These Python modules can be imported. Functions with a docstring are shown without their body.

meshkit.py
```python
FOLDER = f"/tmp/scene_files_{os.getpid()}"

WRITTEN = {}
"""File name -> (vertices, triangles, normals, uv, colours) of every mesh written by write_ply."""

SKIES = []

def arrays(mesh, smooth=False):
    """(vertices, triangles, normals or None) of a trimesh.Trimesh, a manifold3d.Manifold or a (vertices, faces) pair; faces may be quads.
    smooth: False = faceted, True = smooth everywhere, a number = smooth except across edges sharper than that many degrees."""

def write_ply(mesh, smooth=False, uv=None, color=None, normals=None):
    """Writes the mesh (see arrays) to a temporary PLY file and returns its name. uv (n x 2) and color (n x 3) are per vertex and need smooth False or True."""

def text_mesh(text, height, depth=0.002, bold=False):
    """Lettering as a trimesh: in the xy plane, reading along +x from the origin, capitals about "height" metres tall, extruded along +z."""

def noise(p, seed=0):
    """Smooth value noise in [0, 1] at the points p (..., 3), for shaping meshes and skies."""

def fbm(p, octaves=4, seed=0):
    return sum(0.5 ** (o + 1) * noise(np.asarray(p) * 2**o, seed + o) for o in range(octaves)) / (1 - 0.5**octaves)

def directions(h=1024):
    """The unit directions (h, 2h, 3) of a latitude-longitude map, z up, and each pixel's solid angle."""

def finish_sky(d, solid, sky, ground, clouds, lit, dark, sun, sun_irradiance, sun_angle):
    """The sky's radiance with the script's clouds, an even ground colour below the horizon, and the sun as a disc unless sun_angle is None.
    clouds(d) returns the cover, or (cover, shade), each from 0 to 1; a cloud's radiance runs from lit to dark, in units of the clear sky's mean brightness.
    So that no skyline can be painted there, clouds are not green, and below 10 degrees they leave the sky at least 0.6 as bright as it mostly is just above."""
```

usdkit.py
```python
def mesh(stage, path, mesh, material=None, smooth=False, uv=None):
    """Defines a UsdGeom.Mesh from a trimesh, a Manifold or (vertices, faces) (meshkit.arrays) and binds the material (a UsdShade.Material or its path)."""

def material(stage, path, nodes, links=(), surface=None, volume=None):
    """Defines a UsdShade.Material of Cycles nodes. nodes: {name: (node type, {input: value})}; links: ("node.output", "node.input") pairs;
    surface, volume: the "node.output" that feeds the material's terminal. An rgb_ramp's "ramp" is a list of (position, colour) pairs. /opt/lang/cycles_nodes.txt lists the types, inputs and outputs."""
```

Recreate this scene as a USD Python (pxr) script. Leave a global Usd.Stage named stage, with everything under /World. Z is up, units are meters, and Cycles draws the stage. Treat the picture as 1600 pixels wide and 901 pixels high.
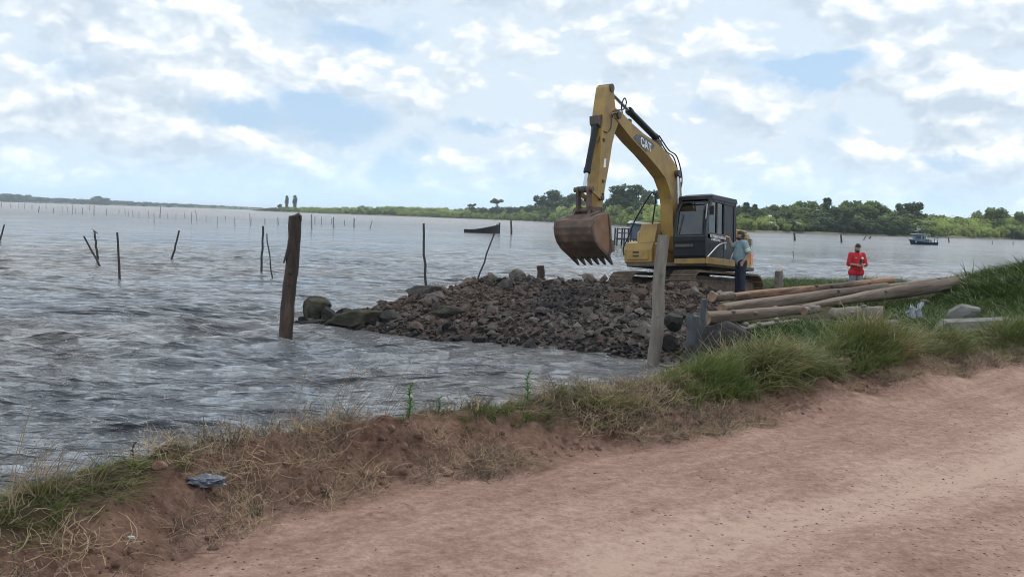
import math
import numpy as np, trimesh, manifold3d as m3, usdkit, meshkit
from pxr import Usd, UsdGeom, UsdLux, UsdShade, Gf, Sdf, Vt
from scipy.interpolate import LinearNDInterpolator, RegularGridInterpolator, NearestNDInterpolator
from scipy.ndimage import gaussian_filter
from scipy.spatial import ConvexHull
from shapely.geometry import Polygon, LineString

stage = Usd.Stage.CreateInMemory()
UsdGeom.SetStageUpAxis(stage, 'Z'); UsdGeom.SetStageMetersPerUnit(stage, 1.0)
world = UsdGeom.Xform.Define(stage, '/World'); stage.SetDefaultPrim(world.GetPrim())
UsdGeom.Scope.Define(stage, '/World/Looks')
V = np.array

# ---------------------------------------------------------------- camera, sky, sun, exposure
EYE = V([0, 0, 2.6])                     # metres above the water
ROLL, PITCH = math.atan(.0325), math.atan(110.5 / 1600 * math.cos(math.atan(.0325)))
FWD = V([0, math.cos(PITCH), -math.sin(PITCH)])
_u = np.cross([1, 0, 0], FWD)
RIGHT = V([1, 0, 0]) * math.cos(ROLL) + _u * math.sin(ROLL)
UP = np.cross(RIGHT, FWD)
cam = UsdGeom.Camera.Define(stage, '/World/camera')
cam.CreateHorizontalApertureAttr(36.0); cam.CreateVerticalApertureAttr(20.25); cam.CreateFocalLengthAttr(36.0)
cam.CreateClippingRangeAttr((0.05, 60000.0))
cam.AddTransformOp().Set(Gf.Matrix4d(*RIGHT, 0, *UP, 0, *(-FWD), 0, *EYE, 1))
cam.CreateExposureAttr(0.47)

SUN_DIR = V([0.42, 0.62, 1.15]); SUN_DIR /= np.linalg.norm(SUN_DIR)      # towards the sun: ahead, a little right, high, veiled by cloud
sun = UsdLux.DistantLight.Define(stage, '/World/sun')
sun.CreateNormalizeAttr(True); sun.CreateIntensityAttr(0.4); sun.CreateAngleAttr(10.0); sun.CreateColorAttr(Gf.Vec3f(1.0, .95, .87))
_z = SUN_DIR; _x = np.cross([0, 0, 1], _z); _x /= np.linalg.norm(_x); _y = np.cross(_z, _x)
sun.AddTransformOp().Set(Gf.Matrix4d(*_x, 0, *_y, 0, *_z, 0, 0, 0, 0, 1))

def sky_dir(px, py):
    r = FWD + RIGHT * (px - 800) / 1600 - UP * (py - 450.5) / 1600
    return r / np.linalg.norm(r)

def make_sky():
    n = {'co': ('texture_coordinate', {}), 'sky': ('sky_texture', {'sky_type': 'single_scattering', 'sun_disc': False, 'sun_elevation': float(math.asin(SUN_DIR[2])), 'sun_rotation': float(math.atan2(SUN_DIR[0], SUN_DIR[1])), 'aerosol_density': 1.0})}
    L = []
    def nd(name, kind, ins, *links):
        n[name] = (kind, ins)
        for a, b in links: L.append((a, name + '.' + b))
        return name
    D = 'co.generated'
    # cloud density, twice: at the direction and a little higher, so that tops catch the light
    nd('sq', 'vector_math', {'math_type': 'multiply', 'vector2': (1, 1, 1.7)}, (D, 'vector1'))
    nd('wsm', 'noise_texture', {'scale': 14., 'detail': 4.0, 'roughness': .6}, ('sq.vector', 'vector'))
    nd('ws1', 'vector_math', {'math_type': 'subtract', 'vector2': (.5, .5, .5)}, ('wsm.color', 'vector1'))
    nd('ws2', 'vector_math', {'math_type': 'scale', 'scale': .045}, ('ws1.vector', 'vector1'))
    nd('sqa', 'vector_math', {'math_type': 'add'}, ('sq.vector', 'vector1'), ('ws2.vector', 'vector2'))
    nd('sqb', 'vector_math', {'math_type': 'add', 'vector2': (.006, .0, .024)}, ('sqa.vector', 'vector1'))
    for k, src in (('a', 'sqa'), ('b', 'sqb')):
        nd('n' + k, 'noise_texture', {'scale': 6.0, 'detail': 9.0, 'roughness': .60}, (src + '.vector', 'vector'))
        nd('v' + k, 'voronoi_texture', {'feature': 'f1', 'scale': 13.0, 'detail': 2.0, 'roughness': .55, 'lacunarity': 2.4}, (src + '.vector', 'vector'))
        nd('p' + k, 'math', {'math_type': 'multiply_add', 'value2': -.42}, ('v' + k + '.distance', 'value1'), ('n' + k + '.fac', 'value3'))
        nd('big' + k, 'math', {'math_type': 'add', 'value2': .21}, ('p' + k + '.value', 'value1'))
    nd('wide', 'noise_texture', {'scale': 2.6, 'detail': 3.0, 'roughness': .5}, ('sqb.vector', 'vector'))
    nd('dens', 'math', {'math_type': 'multiply_add', 'value2': .55}, ('wide.fac', 'value1'), ('biga.value', 'value3'))
    # gaps where blue-grey shows between the clouds
    n['zero'] = ('value', {'value': 0.0}); prev = 'zero.value'
    nd('warp', 'vector_math', {'math_type': 'subtract', 'vector2': (.5, .5, .5)}, ('na.color', 'vector1'))
    nd('warps', 'vector_math', {'math_type': 'scale', 'scale': .13}, ('warp.vector', 'vector1'))
    nd('dw', 'vector_math', {'math_type': 'add'}, (D, 'vector1'), ('warps.vector', 'vector2'))
    for i, (px, py, rx, ry, amt) in enumerate([(520, 162, 95, 34, .30), (1265, 122, 105, 34, .34), (632, 243, 40, 45, .34), (395, 186, 60, 24, .26), (560, 45, 85, 26, .2), (940, 195, 40, 30, .14), (1270, 215, 30, 22, .14), (745, 200, 70, 18, .2), (1500, 243, 60, 14, .2), (100, 95, 60, 40, .12), (1115, 205, 30, 25, .12)]):
        c = sky_dir(px, py)
        s = V([1600 / rx, 1600 / rx, 1600 / ry])
        nd(f'h{i}s', 'vector_math', {'math_type': 'subtract', 'vector2': tuple(c)}, ('dw.vector', 'vector1'))
        nd(f'h{i}m', 'vector_math', {'math_type': 'multiply', 'vector2': tuple(s)}, (f'h{i}s.vector', 'vector1'))
        nd(f'h{i}l', 'vector_math', {'math_type': 'length'}, (f'h{i}m.vector', 'vector1'))
        nd(f'h{i}r', 'map_range', {'range_type': 'smoothstep', 'from_min': .25, 'from_max': 1.35, 'to_min': -amt, 'to_max': 0.0, 'clamp': True}, (f'h{i}l.value', 'value'))
        nd(f'h{i}a', 'math', {'math_type': 'add'}, (prev, 'value1'), (f'h{i}r.result', 'value2'))
        prev = f'h{i}a.value'
    nd('hole', 'math', {'math_type': 'multiply', 'value2': -4.6, 'use_clamp': True}, (prev, 'value1'))
    nd('cover', 'map_range', {'range_type': 'smoothstep', 'from_min': .40, 'from_max': .60, 'to_min': 0.0, 'to_max': 1.0, 'clamp': True}, ('dens.value', 'value'))
    # relief: density here minus density higher up
    nd('dif', 'math', {'math_type': 'subtract'}, ('biga.value', 'value1'), ('bigb.value', 'value2'))
    nd('lit', 'map_range', {'from_min': -.17, 'from_max': .30, 'to_min': 0.0, 'to_max': 1.0, 'clamp': True}, ('dif.value', 'value'))
    nd('ccol', 'rgb_ramp', {'ramp': [(0, (4.5, 5.3, 6.15)), (.32, (5.5, 6.2, 6.85)), (.5, (6.35, 6.9, 7.4)), (.64, (7.3, 7.6, 7.8)), (.8, (8.6, 8.7, 8.7)), (1, (9.6, 9.6, 9.4))]}, ('lit.result', 'fac'))
    nd('gap', 'mix', {'fac': .85, 'color2': (3.5, 4.9, 6.6)}, ('sky.color', 'color1'))
    nd('veil', 'mix', {'fac': .72, 'color2': (6.0, 6.7, 7.25)}, ('gap.color', 'color1'))
    nd('mixv', 'mix', {}, ('cover.result', 'fac'), ('veil.color', 'color1'), ('ccol.color', 'color2'))
    nd('mixc', 'mix', {}, ('hole.value', 'fac'), ('mixv.color', 'color1'), ('gap.color', 'color2'))
    # pale blue air low over the horizon
    nd('sep', 'separate_xyz', {}, (D, 'vector'))
    nd('wob', 'math', {'math_type': 'multiply_add', 'value2': .05}, ('wide.fac', 'value1'), ('sep.z', 'value3'))
    nd('low', 'map_range', {'range_type': 'smoothstep', 'from_min': .035, 'from_max': .105, 'to_min': .88, 'to_max': 0.0, 'clamp': True}, ('wob.value', 'value'))
    nd('mixl', 'mix', {'color2': (4.9, 6.6, 8.2)}, ('low.result', 'fac'), ('mixc.color', 'color1'))
    nd('bg', 'background_shader', {'strength': 0.1}, ('mixl.color', 'color'))
    return usdkit.material(stage, '/World/Looks/cloudy_sky', n, L, surface='bg.background')
dome = UsdLux.DomeLight.Define(stage, '/World/sky')
dome.GetPrim().SetCustomDataByKey('kind', 'structure')
UsdShade.MaterialBindingAPI.Apply(dome.GetPrim()).Bind(make_sky())

# ---------------------------------------------------------------- helpers
def at(px, py, Y):                       # a point seen in direction (px, py) that stands Y metres ahead
    r = FWD + RIGHT * (px - 800) / 1600 - UP * (py - 450.5) / 1600
    return EYE + r * Y / r[1]
def on_level(px, py, z=0.):
    r = FWD + RIGHT * (px - 800) / 1600 - UP * (py - 450.5) / 1600
    return EYE + r * (z - EYE[2]) / r[2]

counts = {}
def numbered(parent, name):
    k = (parent, name); counts[k] = counts.get(k, 0) + 1
    return f'{parent}/{name}' if counts[k] == 1 else f'{parent}/{name}_{counts[k] - 1:03d}'
def tag(p, label=None, cat=None, group=None, kind=None):
    p = p.GetPrim() if hasattr(p, 'GetPrim') else p
    for k, v in (('label', label), ('category', cat), ('group', group), ('kind', kind)):
        if v: p.SetCustomDataByKey(k, v)
    return p
def obj(name, mesh, m, parent=None, smooth=False):
    path = numbered(str(parent.GetPath()) if parent is not None else '/World', name)
    return usdkit.mesh(stage, path, mesh, M[m] if isinstance(m, str) else m, smooth).GetPrim()
def thing(name, label=None, cat=None, loc=(0, 0, 0), rz=0, scale=1, group=None, matrix=None):
    x = UsdGeom.Xform.Define(stage, numbered('/World', name))
    if matrix is not None: x.AddTransformOp().Set(matrix)
    else:
        x.AddTranslateOp().Set(Gf.Vec3d(*map(float, loc))); x.AddRotateZOp().Set(float(rz))
        if np.ndim(scale) or scale != 1: x.AddScaleOp().Set(Gf.Vec3f(*map(float, np.broadcast_to(scale, 3))))
    return tag(x, label, cat, group)
def copy_of(cls, name, label, cat, loc, rz=0, scale=1, group=None):
    t = thing(name, label, cat, loc, rz, scale, group)
    t.GetReferences().AddInternalReference(cls); t.SetInstanceable(True)
    return t
def klass(name):
    return stage.CreateClassPrim(f'/World/Looks/{name}')
def prim(p, name, value, kind='float'):
    api = UsdGeom.PrimvarsAPI(p)
    if kind == 'float': api.CreatePrimvar(name, Sdf.ValueTypeNames.FloatArray, 'vertex').Set(Vt.FloatArray.FromNumpy(np.asarray(value, np.float32)))
cat_ = trimesh.util.concatenate
def T(v, f): return trimesh.Trimesh(np.asarray(v, float), np.asarray(f), process=False)
def box(x0, x1, y0, y1, z0, z1, r=0.0):
    if r <= 0:
        b = trimesh.creation.box([x1 - x0, y1 - y0, z1 - z0]); b.apply_translation([(x0 + x1) / 2, (y0 + y1) / 2, (z0 + z1) / 2]); return b
    pts = V([[x, y, z] for x in (x0, x1) for y in (y0, y1) for z in (z0, z1)], float)
    c = V([(x0 + x1) / 2, (y0 + y1) / 2, (z0 + z1) / 2]); out = []
    for p in pts:
        s = np.sign(c - p)
        out += [p + s * V([r, r, 0]), p + s * V([r, 0, r]), p + s * V([0, r, r])]
    return hull(out)
def hull(p):
    p = np.asarray(p, float); h = ConvexHull(p); c = p.mean(0)
    f = h.simplices.copy(); n = np.cross(p[f[:, 1]] - p[f[:, 0]], p[f[:, 2]] - p[f[:, 0]])
    flip = ((p[f].mean(1) - c) * n).sum(1) < 0; f[flip] = f[flip][:, ::-1]
    m = T(p, f); m.remove_unreferenced_vertices(); return m
def tube(path, rad, sides=8, cap=True, closed=False):
    p = np.asarray(path, float); r = np.broadcast_to(np.asarray(rad, float), (len(p),)); n = len(p)
    t = np.gradient(p, axis=0); t /= np.linalg.norm(t, axis=1, keepdims=True) + 1e-12
    up = V([0, 0, 1.]) if abs(t[0][2]) < .9 else V([1., 0, 0])
    a = up - t[0] * (up @ t[0]); fr = []
    for i in range(n):
        a = a - t[i] * (a @ t[i]); a /= np.linalg.norm(a); fr.append((a, np.cross(t[i], a)))
    th = np.arange(sides) * 2 * np.pi / sides
    v = np.concatenate([p[i] + r[i] * (np.cos(th)[:, None] * fr[i][0] + np.sin(th)[:, None] * fr[i][1]) for i in range(n)])
    f = []
    for i in range(n - 1):
        for j in range(sides):
            a0, a1 = i * sides + j, i * sides + (j + 1) % sides
            f += [[a0, a1, a1 + sides], [a0, a1 + sides, a0 + sides]]
    if cap:
        v = np.vstack([v, p[0], p[-1]]); k = n * sides
        for j in range(sides): f += [[k, (j + 1) % sides, j], [k + 1, (n - 1) * sides + j, (n - 1) * sides + (j + 1) % sides]]
    return T(v, f)
def curve(pts, n=16):                    # Catmull-Rom through the points
    p = np.asarray(pts, float); p = np.vstack([2 * p[0] - p[1], p, 2 * p[-1] - p[-2]]); out = []
    for i in range(1, len(p) - 2):
        t = np.linspace(0, 1, n, endpoint=(i == len(p) - 3))[:, None]
        a, b, c, d = p[i - 1:i + 3]
        out.append(.5 * (2 * b + (c - a) * t + (2 * a - 5 * b + 4 * c - d) * t ** 2 + (3 * b - a - 3 * c + d) * t ** 3))
    return np.vstack(out)
def slab(poly, l0, l1):                  # a profile in the (x, z) plane, thick from y = l0 to l1
    m = trimesh.creation.extrude_polygon(Polygon(poly) if not hasattr(poly, 'exterior') else poly, l1 - l0, engine='earcut')
    v = m.vertices.copy(); m.vertices = np.stack([v[:, 0], l0 + v[:, 2], v[:, 1]], 1); m.invert(); return m
def rod(a, b, r, sides=12): return tube([a, b], r, sides)
def icos(sub=2, r=1.0): return trimesh.creation.icosphere(sub, r)
def stone(g, size, n=13, flat=.75):      # an angular broken rock
    d = g.normal(size=(n, 3)); d /= np.linalg.norm(d, axis=1, keepdims=True)
    return hull(d * g.uniform(.75, 1.1, (n, 1)) * V(size) * V([1, 1, flat]) * .5)
def boulder(g, size, seed, rough=.16, cut=4, sub=4):
    """a worn block: a ball cut by many planes, then pitted"""
    m = icos(sub); d = m.vertices.copy()
    for _ in range(cut * 3):
        n = g.normal(size=3); n /= np.linalg.norm(n); h = g.uniform(.62, .9); k = d @ n
        d = d - np.maximum(k - h, 0)[:, None] * n * .97
    d *= (1.15 + rough * (meshkit.fbm(d * 1.7 + seed * 7.3, 4, seed) - .5) * 2 + .10 * (meshkit.fbm(d * 6 + seed, 3, seed + 9) - .5))[:, None]
    m.vertices = d * V(size) * .5; return m

# ---------------------------------------------------------------- materials
M = {}
def mat(name, ramp, scale=3., rough=.7, metal=0., detail=6., bump=0., bscale=25., bdist=.02, coord='position', stretch=(1, 1, 1), spec=.5, trans=0., dirt=None, rand=0., distortion=0.):
    n = {'g': ('geometry', {}), 'oc': ('texture_coordinate', {}), 'mp': ('mapping', {'scale': stretch}), 'no': ('noise_texture', {'scale': float(scale), 'detail': float(detail), 'roughness': .6, 'distortion': float(distortion)}),
         'ra': ('rgb_ramp', {'ramp': ramp}), 'p': ('principled_bsdf', {'roughness': float(rough), 'metallic': float(metal), 'specular_ior_level': float(spec)})}
    src = 'g.position' if coord == 'position' else 'oc.object'
    L = [(src, 'mp.vector'), ('mp.vector', 'no.vector'), ('no.fac', 'ra.fac')]
    out = 'ra.color'
    if dirt:                              # (colour, scale, from, to): mud and dust lying on the surface
        n['dn'] = ('noise_texture', {'scale': float(dirt[1]), 'detail': 8.0, 'roughness': .65}); n['dr'] = ('map_range', {'from_min': dirt[2], 'from_max': dirt[3], 'to_min': 0., 'to_max': 1., 'clamp': True}); n['dm'] = ('mix', {'color2': dirt[0]})
        L += [('mp.vector', 'dn.vector'), ('dn.fac', 'dr.value'), ('dr.result', 'dm.fac'), (out, 'dm.color1')]; out = 'dm.color'
    if rand:
        n['oi'] = ('object_info', {}); n['rr'] = ('map_range', {'from_min': 0., 'from_max': 1., 'to_min': 1 - rand, 'to_max': 1 + rand}); n['hs'] = ('hsv', {'saturation': 1.})
        L += [('oi.random', 'rr.value'), ('rr.result', 'hs.value'), (out, 'hs.color')]; out = 'hs.color'
    L.append((out, 'p.base_color'))
    if bump:
        n['bn'] = ('noise_texture', {'scale': float(bscale), 'detail': 6.0, 'roughness': .6}); n['bu'] = ('bump', {'strength': float(bump), 'distance': float(bdist)})
        L += [('mp.vector', 'bn.vector'), ('bn.fac', 'bu.height'), ('bu.normal', 'p.normal')]
    surf = 'p.BSDF'
    if trans:
        n['tr'] = ('translucent_bsdf', {}); n['mc'] = ('mix_closure', {'fac': float(trans)})
        L += [(out, 'tr.color'), ('p.BSDF', 'mc.closure1'), ('tr.BSDF', 'mc.closure2')]; surf = 'mc.closure'
    M[name] = usdkit.material(stage, f'/World/Looks/{name}', n, L, surface=surf)
DUST = (.2, .13, .085)
mat('yellow_paint', [(.3, (.27, .165, .038)), (.7, (.35, .22, .05))], 1.5, .5, bump=.08, bscale=40, bdist=.004, dirt=((.16, .10, .06), 2.2, .46, .74))
mat('black_paint', [(.3, (.006, .007, .010)), (.7, (.011, .012, .016))], 2, .42, spec=.3, dirt=((.035, .029, .026), 3, .55, .85))
mat('dark_steel', [(.3, (.035, .032, .030)), (.7, (.07, .06, .052))], 5, .55, dirt=((.12, .085, .06), 4, .45, .75), bump=.2, bscale=30)
mat('muddy_steel', [(.3, (.075, .052, .038)), (.7, (.13, .09, .065))], 5, .7, dirt=((.19, .14, .10), 6, .45, .72), bump=.4, bscale=25)
mat('bucket_steel', [(.3, (.045, .03, .024)), (.55, (.09, .058, .042)), (.75, (.16, .085, .045))], 3, .6, bump=.4, bscale=18, dirt=((.2, .14, .10), 3, .55, .8))
mat('rusty_plate', [(.3, (.14, .065, .032)), (.7, (.26, .125, .06))], 4, .6, bump=.3, bscale=20, dirt=((.15, .10, .075), 4, .5, .75))
mat('chrome', [(0, (.5, .55, .62)), (1, (.55, .6, .66))], 2, .18, metal=1.)
mat('rubber_black', [(0, (.012, .012, .013)), (1, (.02, .02, .021))], 6, .55)
mat('white_print', [(0, (.72, .72, .72)), (1, (.8, .8, .8))], 6, .5)
mat('badge_dark', [(0, (.035, .037, .042)), (1, (.06, .062, .068))], 6, .4)
mat('badge_yellow', [(0, (.75, .62, .2)), (1, (.8, .66, .22))], 6, .4)
mat('grey_rail', [(0, (.35, .35, .36)), (1, (.42, .42, .43))], 6, .4)
mat('orange_reflector', [(0, (.75, .16, .03)), (1, (.8, .2, .04))], 6, .35)
mat('seat_fabric', [(0, (.02, .02, .022)), (1, (.035, .035, .04))], 30, .9)
def glass(name, tint, fac, rough=.03):
    M[name] = usdkit.material(stage, f'/World/Looks/{name}', {'t': ('transparent_bsdf', {'color': tint}), 'g': ('glossy_bsdf', {'color': (.85, .9, .95), 'roughness': rough}), 'f': ('fresnel', {'IOR': 1.55}), 'a': ('math', {'math_type': 'add', 'value2': fac, 'use_clamp': True}), 'm': ('mix_closure', {})},
        [('f.fac', 'a.value1'), ('a.value', 'm.fac'), ('t.BSDF', 'm.closure1'), ('g.BSDF', 'm.closure2')], surface='m.closure')
glass('window_glass', (.34, .42, .46), .035)
mat('bark_dark', [(.3, (.018, .013, .011)), (.55, (.05, .033, .024)), (.75, (.125, .078, .052))], 7, .9, bump=.9, bscale=14, bdist=.05, coord='position', stretch=(1, 1, .18))
mat('wood_weathered', [(.25, (.10, .085, .07)), (.55, (.19, .165, .14)), (.8, (.28, .25, .21))], 9, .9, bump=.7, bscale=16, bdist=.03, stretch=(1, 1, .16))
mat('wood_bluegrey', [(.25, (.03, .033, .036)), (.6, (.075, .084, .092)), (.85, (.14, .15, .16))], 9, .9, bump=.8, bscale=16, bdist=.03, stretch=(1, 1, .16))
mat('log_wood', [(.22, (.055, .042, .034)), (.48, (.17, .13, .10)), (.8, (.34, .285, .235))], 4.5, .85, bump=1., bscale=9, bdist=.06, coord='object', stretch=(.13, 1, 1), dirt=((.075, .05, .036), 2.2, .47, .62))
mat('log_red', [(.25, (.17, .085, .048)), (.5, (.29, .16, .095)), (.8, (.34, .2, .125))], 4.5, .85, bump=1., bscale=9, bdist=.06, coord='object', stretch=(.13, 1, 1), dirt=((.06, .036, .026), 2.6, .48, .62))
mat('log_end', [(.3, (.16, .10, .065)), (.7, (.30, .2, .13))], 9, .9, bump=.4, bscale=20)
mat('stake_wood', [(.3, (.025, .022, .022)), (.7, (.06, .05, .045))], 6, .9)
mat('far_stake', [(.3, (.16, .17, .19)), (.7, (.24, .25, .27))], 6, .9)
mat('rock_grey', [(.25, (.04, .036, .035)), (.55, (.095, .082, .075)), (.8, (.20, .17, .15))], 5, .9, bump=.7, bscale=22, bdist=.02, spec=.15, rand=.35)
mat('rock_brown', [(.25, (.048, .035, .030)), (.55, (.098, .071, .060)), (.8, (.18, .14, .12))], 5, .9, bump=.7, bscale=22, bdist=.02, spec=.15, rand=.3)
mat('rock_dark', [(.25, (.016, .016, .017)), (.6, (.038, .036, .035)), (.85, (.085, .08, .075))], 4, .85, bump=.7, bscale=18, bdist=.02, spec=.15, rand=.25)
mat('rock_mossy', [(.25, (.016, .015, .013)), (.5, (.038, .036, .027)), (.8, (.085, .08, .058))], 4, .9, bump=.7, bscale=18, bdist=.02, spec=.15)
mat('concrete_pale', [(.25, (.07, .07, .066)), (.6, (.14, .135, .125)), (.85, (.24, .23, .215))], 4, .9, bump=.5, bscale=22, bdist=.015)
mat('mound_soil', [(.25, (.022, .017, .015)), (.55, (.055, .039, .033)), (.8, (.10, .07, .056))], 3, .95, bump=1., bscale=16, bdist=.05)
mat('clod_earth', [(.3, (.06, .032, .024)), (.5, (.15, .085, .062)), (.72, (.27, .17, .125))], 9, .95, bump=.8, bscale=40, bdist=.01, rand=.3)
mat('skin', [(0, (.33, .19, .135)), (1, (.38, .22, .16))], 8, .55)
mat('hair_dark', [(0, (.010, .008, .007)), (1, (.022, .017, .014))], 40, .6)
mat('red_shirt', [(.3, (.36, .010, .018)), (.7, (.46, .016, .024))], 6, .85)
mat('grey_shorts', [(.3, (.14, .155, .18)), (.7, (.2, .215, .24))], 6, .9)
mat('blue_shirt', [(.3, (.19, .27, .31)), (.7, (.25, .34, .38))], 6, .85)
mat('navy_cloth', [(.3, (.012, .015, .032)), (.7, (.022, .026, .05))], 6, .9)
mat('reflective_band', [(0, (.62, .72, .45)), (1, (.7, .8, .5))], 6, .4)
mat('shoe_black', [(0, (.015, .014, .013)), (1, (.03, .028, .026))], 6, .6)
mat('phone_black', [(0, (.01, .01, .012)), (1, (.015, .015, .017))], 6, .2)
mat('bird_black', [(0, (.012, .012, .015)), (1, (.025, .025, .03))], 20, .6)
mat('boat_dark', [(.3, (.012, .011, .014)), (.7, (.035, .03, .034))], 3, .6)
mat('boat_blue', [(.3, (.008, .018, .036)), (.7, (.014, .028, .05))], 2, .45)
mat('boat_teal', [(.3, (.05, .11, .14)), (.7, (.08, .15, .18))], 2, .5)
mat('boat_white', [(.3, (.22, .25, .25)), (.7, (.32, .35, .34))], 3, .5)
mat('hut_wood', [(.3, (.02, .022, .028)), (.7, (.05, .052, .06))], 3, .8)
mat('hut_tarp', [(.3, (.055, .075, .10)), (.7, (.085, .11, .14))], 3, .7)
mat('roof_pale', [(.3, (.45, .46, .45)), (.7, (.6, .6, .58))], .8, .8)
mat('house_wall', [(.3, (.42, .42, .40)), (.7, (.55, .54, .5))], .8, .85)
mat('window_dark', [(0, (.02, .022, .025)), (1, (.03, .032, .036))], 3, .25)
mat('hose_blue', [(0, (.012, .09, .26)), (1, (.02, .12, .32))], 6, .4)
mat('bag_plastic', [(.3, (.075, .085, .115)), (.7, (.14, .155, .19))], 8, .35, bump=.4, bscale=30)
mat('white_plastic', [(.3, (.34, .37, .40)), (.7, (.5, .53, .55))], 8, .4, bump=.3, bscale=30)
mat('leaf_light', [(.3, (.22, .29, .07)), (.7, (.38, .44, .14))], .08, .7, trans=.45, rand=.25)
mat('leaf_mid', [(.3, (.10, .15, .045)), (.7, (.19, .24, .08))], .15, .7, trans=.4, rand=.25)
mat('leaf_dark', [(.3, (.04, .07, .032)), (.7, (.08, .115, .05))], .2, .7, trans=.3, rand=.2)
mat('trunk_bark', [(.3, (.05, .042, .035)), (.7, (.10, .085, .07))], 2, .9)
mat('weed_leaf', [(.3, (.05, .13, .022)), (.7, (.09, .20, .035))], 12, .6, trans=.3)
mat('dry_stem', [(.3, (.24, .175, .11)), (.6, (.40, .31, .20)), (.8, (.56, .46, .33))], 9, .85, trans=.15, rand=.3)
mat('dark_stem', [(.3, (.045, .032, .026)), (.7, (.12, .085, .06))], 9, .85)
mat('shore_mud', [(.3, (.10, .085, .06)), (.6, (.16, .15, .09)), (.8, (.24, .22, .14))], .05, .9, detail=8)
def blade_mat(name, a, b, c, d, dry):     # green to straw in patches over the bank
    M[name] = usdkit.material(stage, f'/World/Looks/{name}', {'g': ('geometry', {}), 'n': ('noise_texture', {'scale': 1.1, 'detail': 4., 'roughness': .6}), 'ad': ('math', {'math_type': 'multiply_add', 'value2': .5}), 'sb': ('math', {'math_type': 'add', 'value2': -.25 + dry}),
        'ra': ('rgb_ramp', {'ramp': [(.3, a), (.45, b), (.58, c), (.72, d)]}), 'p': ('principled_bsdf', {'roughness': .6, 'specular_ior_level': .3}), 'tr': ('translucent_bsdf', {}), 'mc': ('mix_closure', {'fac': .3})},
        [('g.position', 'n.vector'), ('g.random_per_island', 'ad.value1'), ('n.fac', 'ad.value3'), ('ad.value', 'sb.value1'), ('sb.value', 'ra.fac'), ('ra.color', 'p.base_color'), ('ra.color', 'tr.color'), ('p.BSDF', 'mc.closure1'), ('tr.BSDF', 'mc.closure2')], surface='mc.closure')
blade_mat('grass_blade', (.058, .088, .016), (.112, .142, .034), (.21, .19, .075), (.38, .30, .16), 0.21)
blade_mat('grass_dry', (.12, .14, .045), (.22, .18, .085), (.33, .25, .14), (.42, .33, .2), .06)
blade_mat('grass_far', (.042, .072, .015), (.075, .112, .026), (.12, .14, .042), (.22, .195, .085), 0.06)
# ---------------------------------------------------------------- the lie of the land
EDGE = V([(-6, -4), (-3.2, 1.5), (-2.0, 3.7), (-1.47, 4.69), (-1.3, 5.2), (-.88, 5.84), (-.39, 6.27), (.21, 6.77), (.92, 7.35), (2.05, 8.2), (3.3, 9.6), (4.9, 11.2), (6.2, 12.4), (9.3, 15.2), (14, 20), (22, 28), (60, 66)])     # where the road meets the bank
_t = np.gradient(EDGE, axis=0); _t /= np.linalg.norm(_t, axis=1, keepdims=True)
EDGE = EDGE + np.stack([_t[:, 1], -_t[:, 0]], 1) * .12
CREST = V([(-6.8, -3.6), (-3.9, 1.9), (-2.75, 3.8), (-2.2, 4.6), (-1.95, 5.06), (-1.72, 5.45), (-1.3, 5.85), (-1.07, 6.15), (-.66, 6.5), (-.2, 6.98), (.38, 7.52), (.93, 8.0), (1.55, 8.55), (2.35, 9.45), (3.0, 10.1), (4.0, 11.1), (5.1, 12.0), (6.4, 13.2), (8.6, 15.4), (12.5, 20), (20, 28), (58, 66)])
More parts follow.
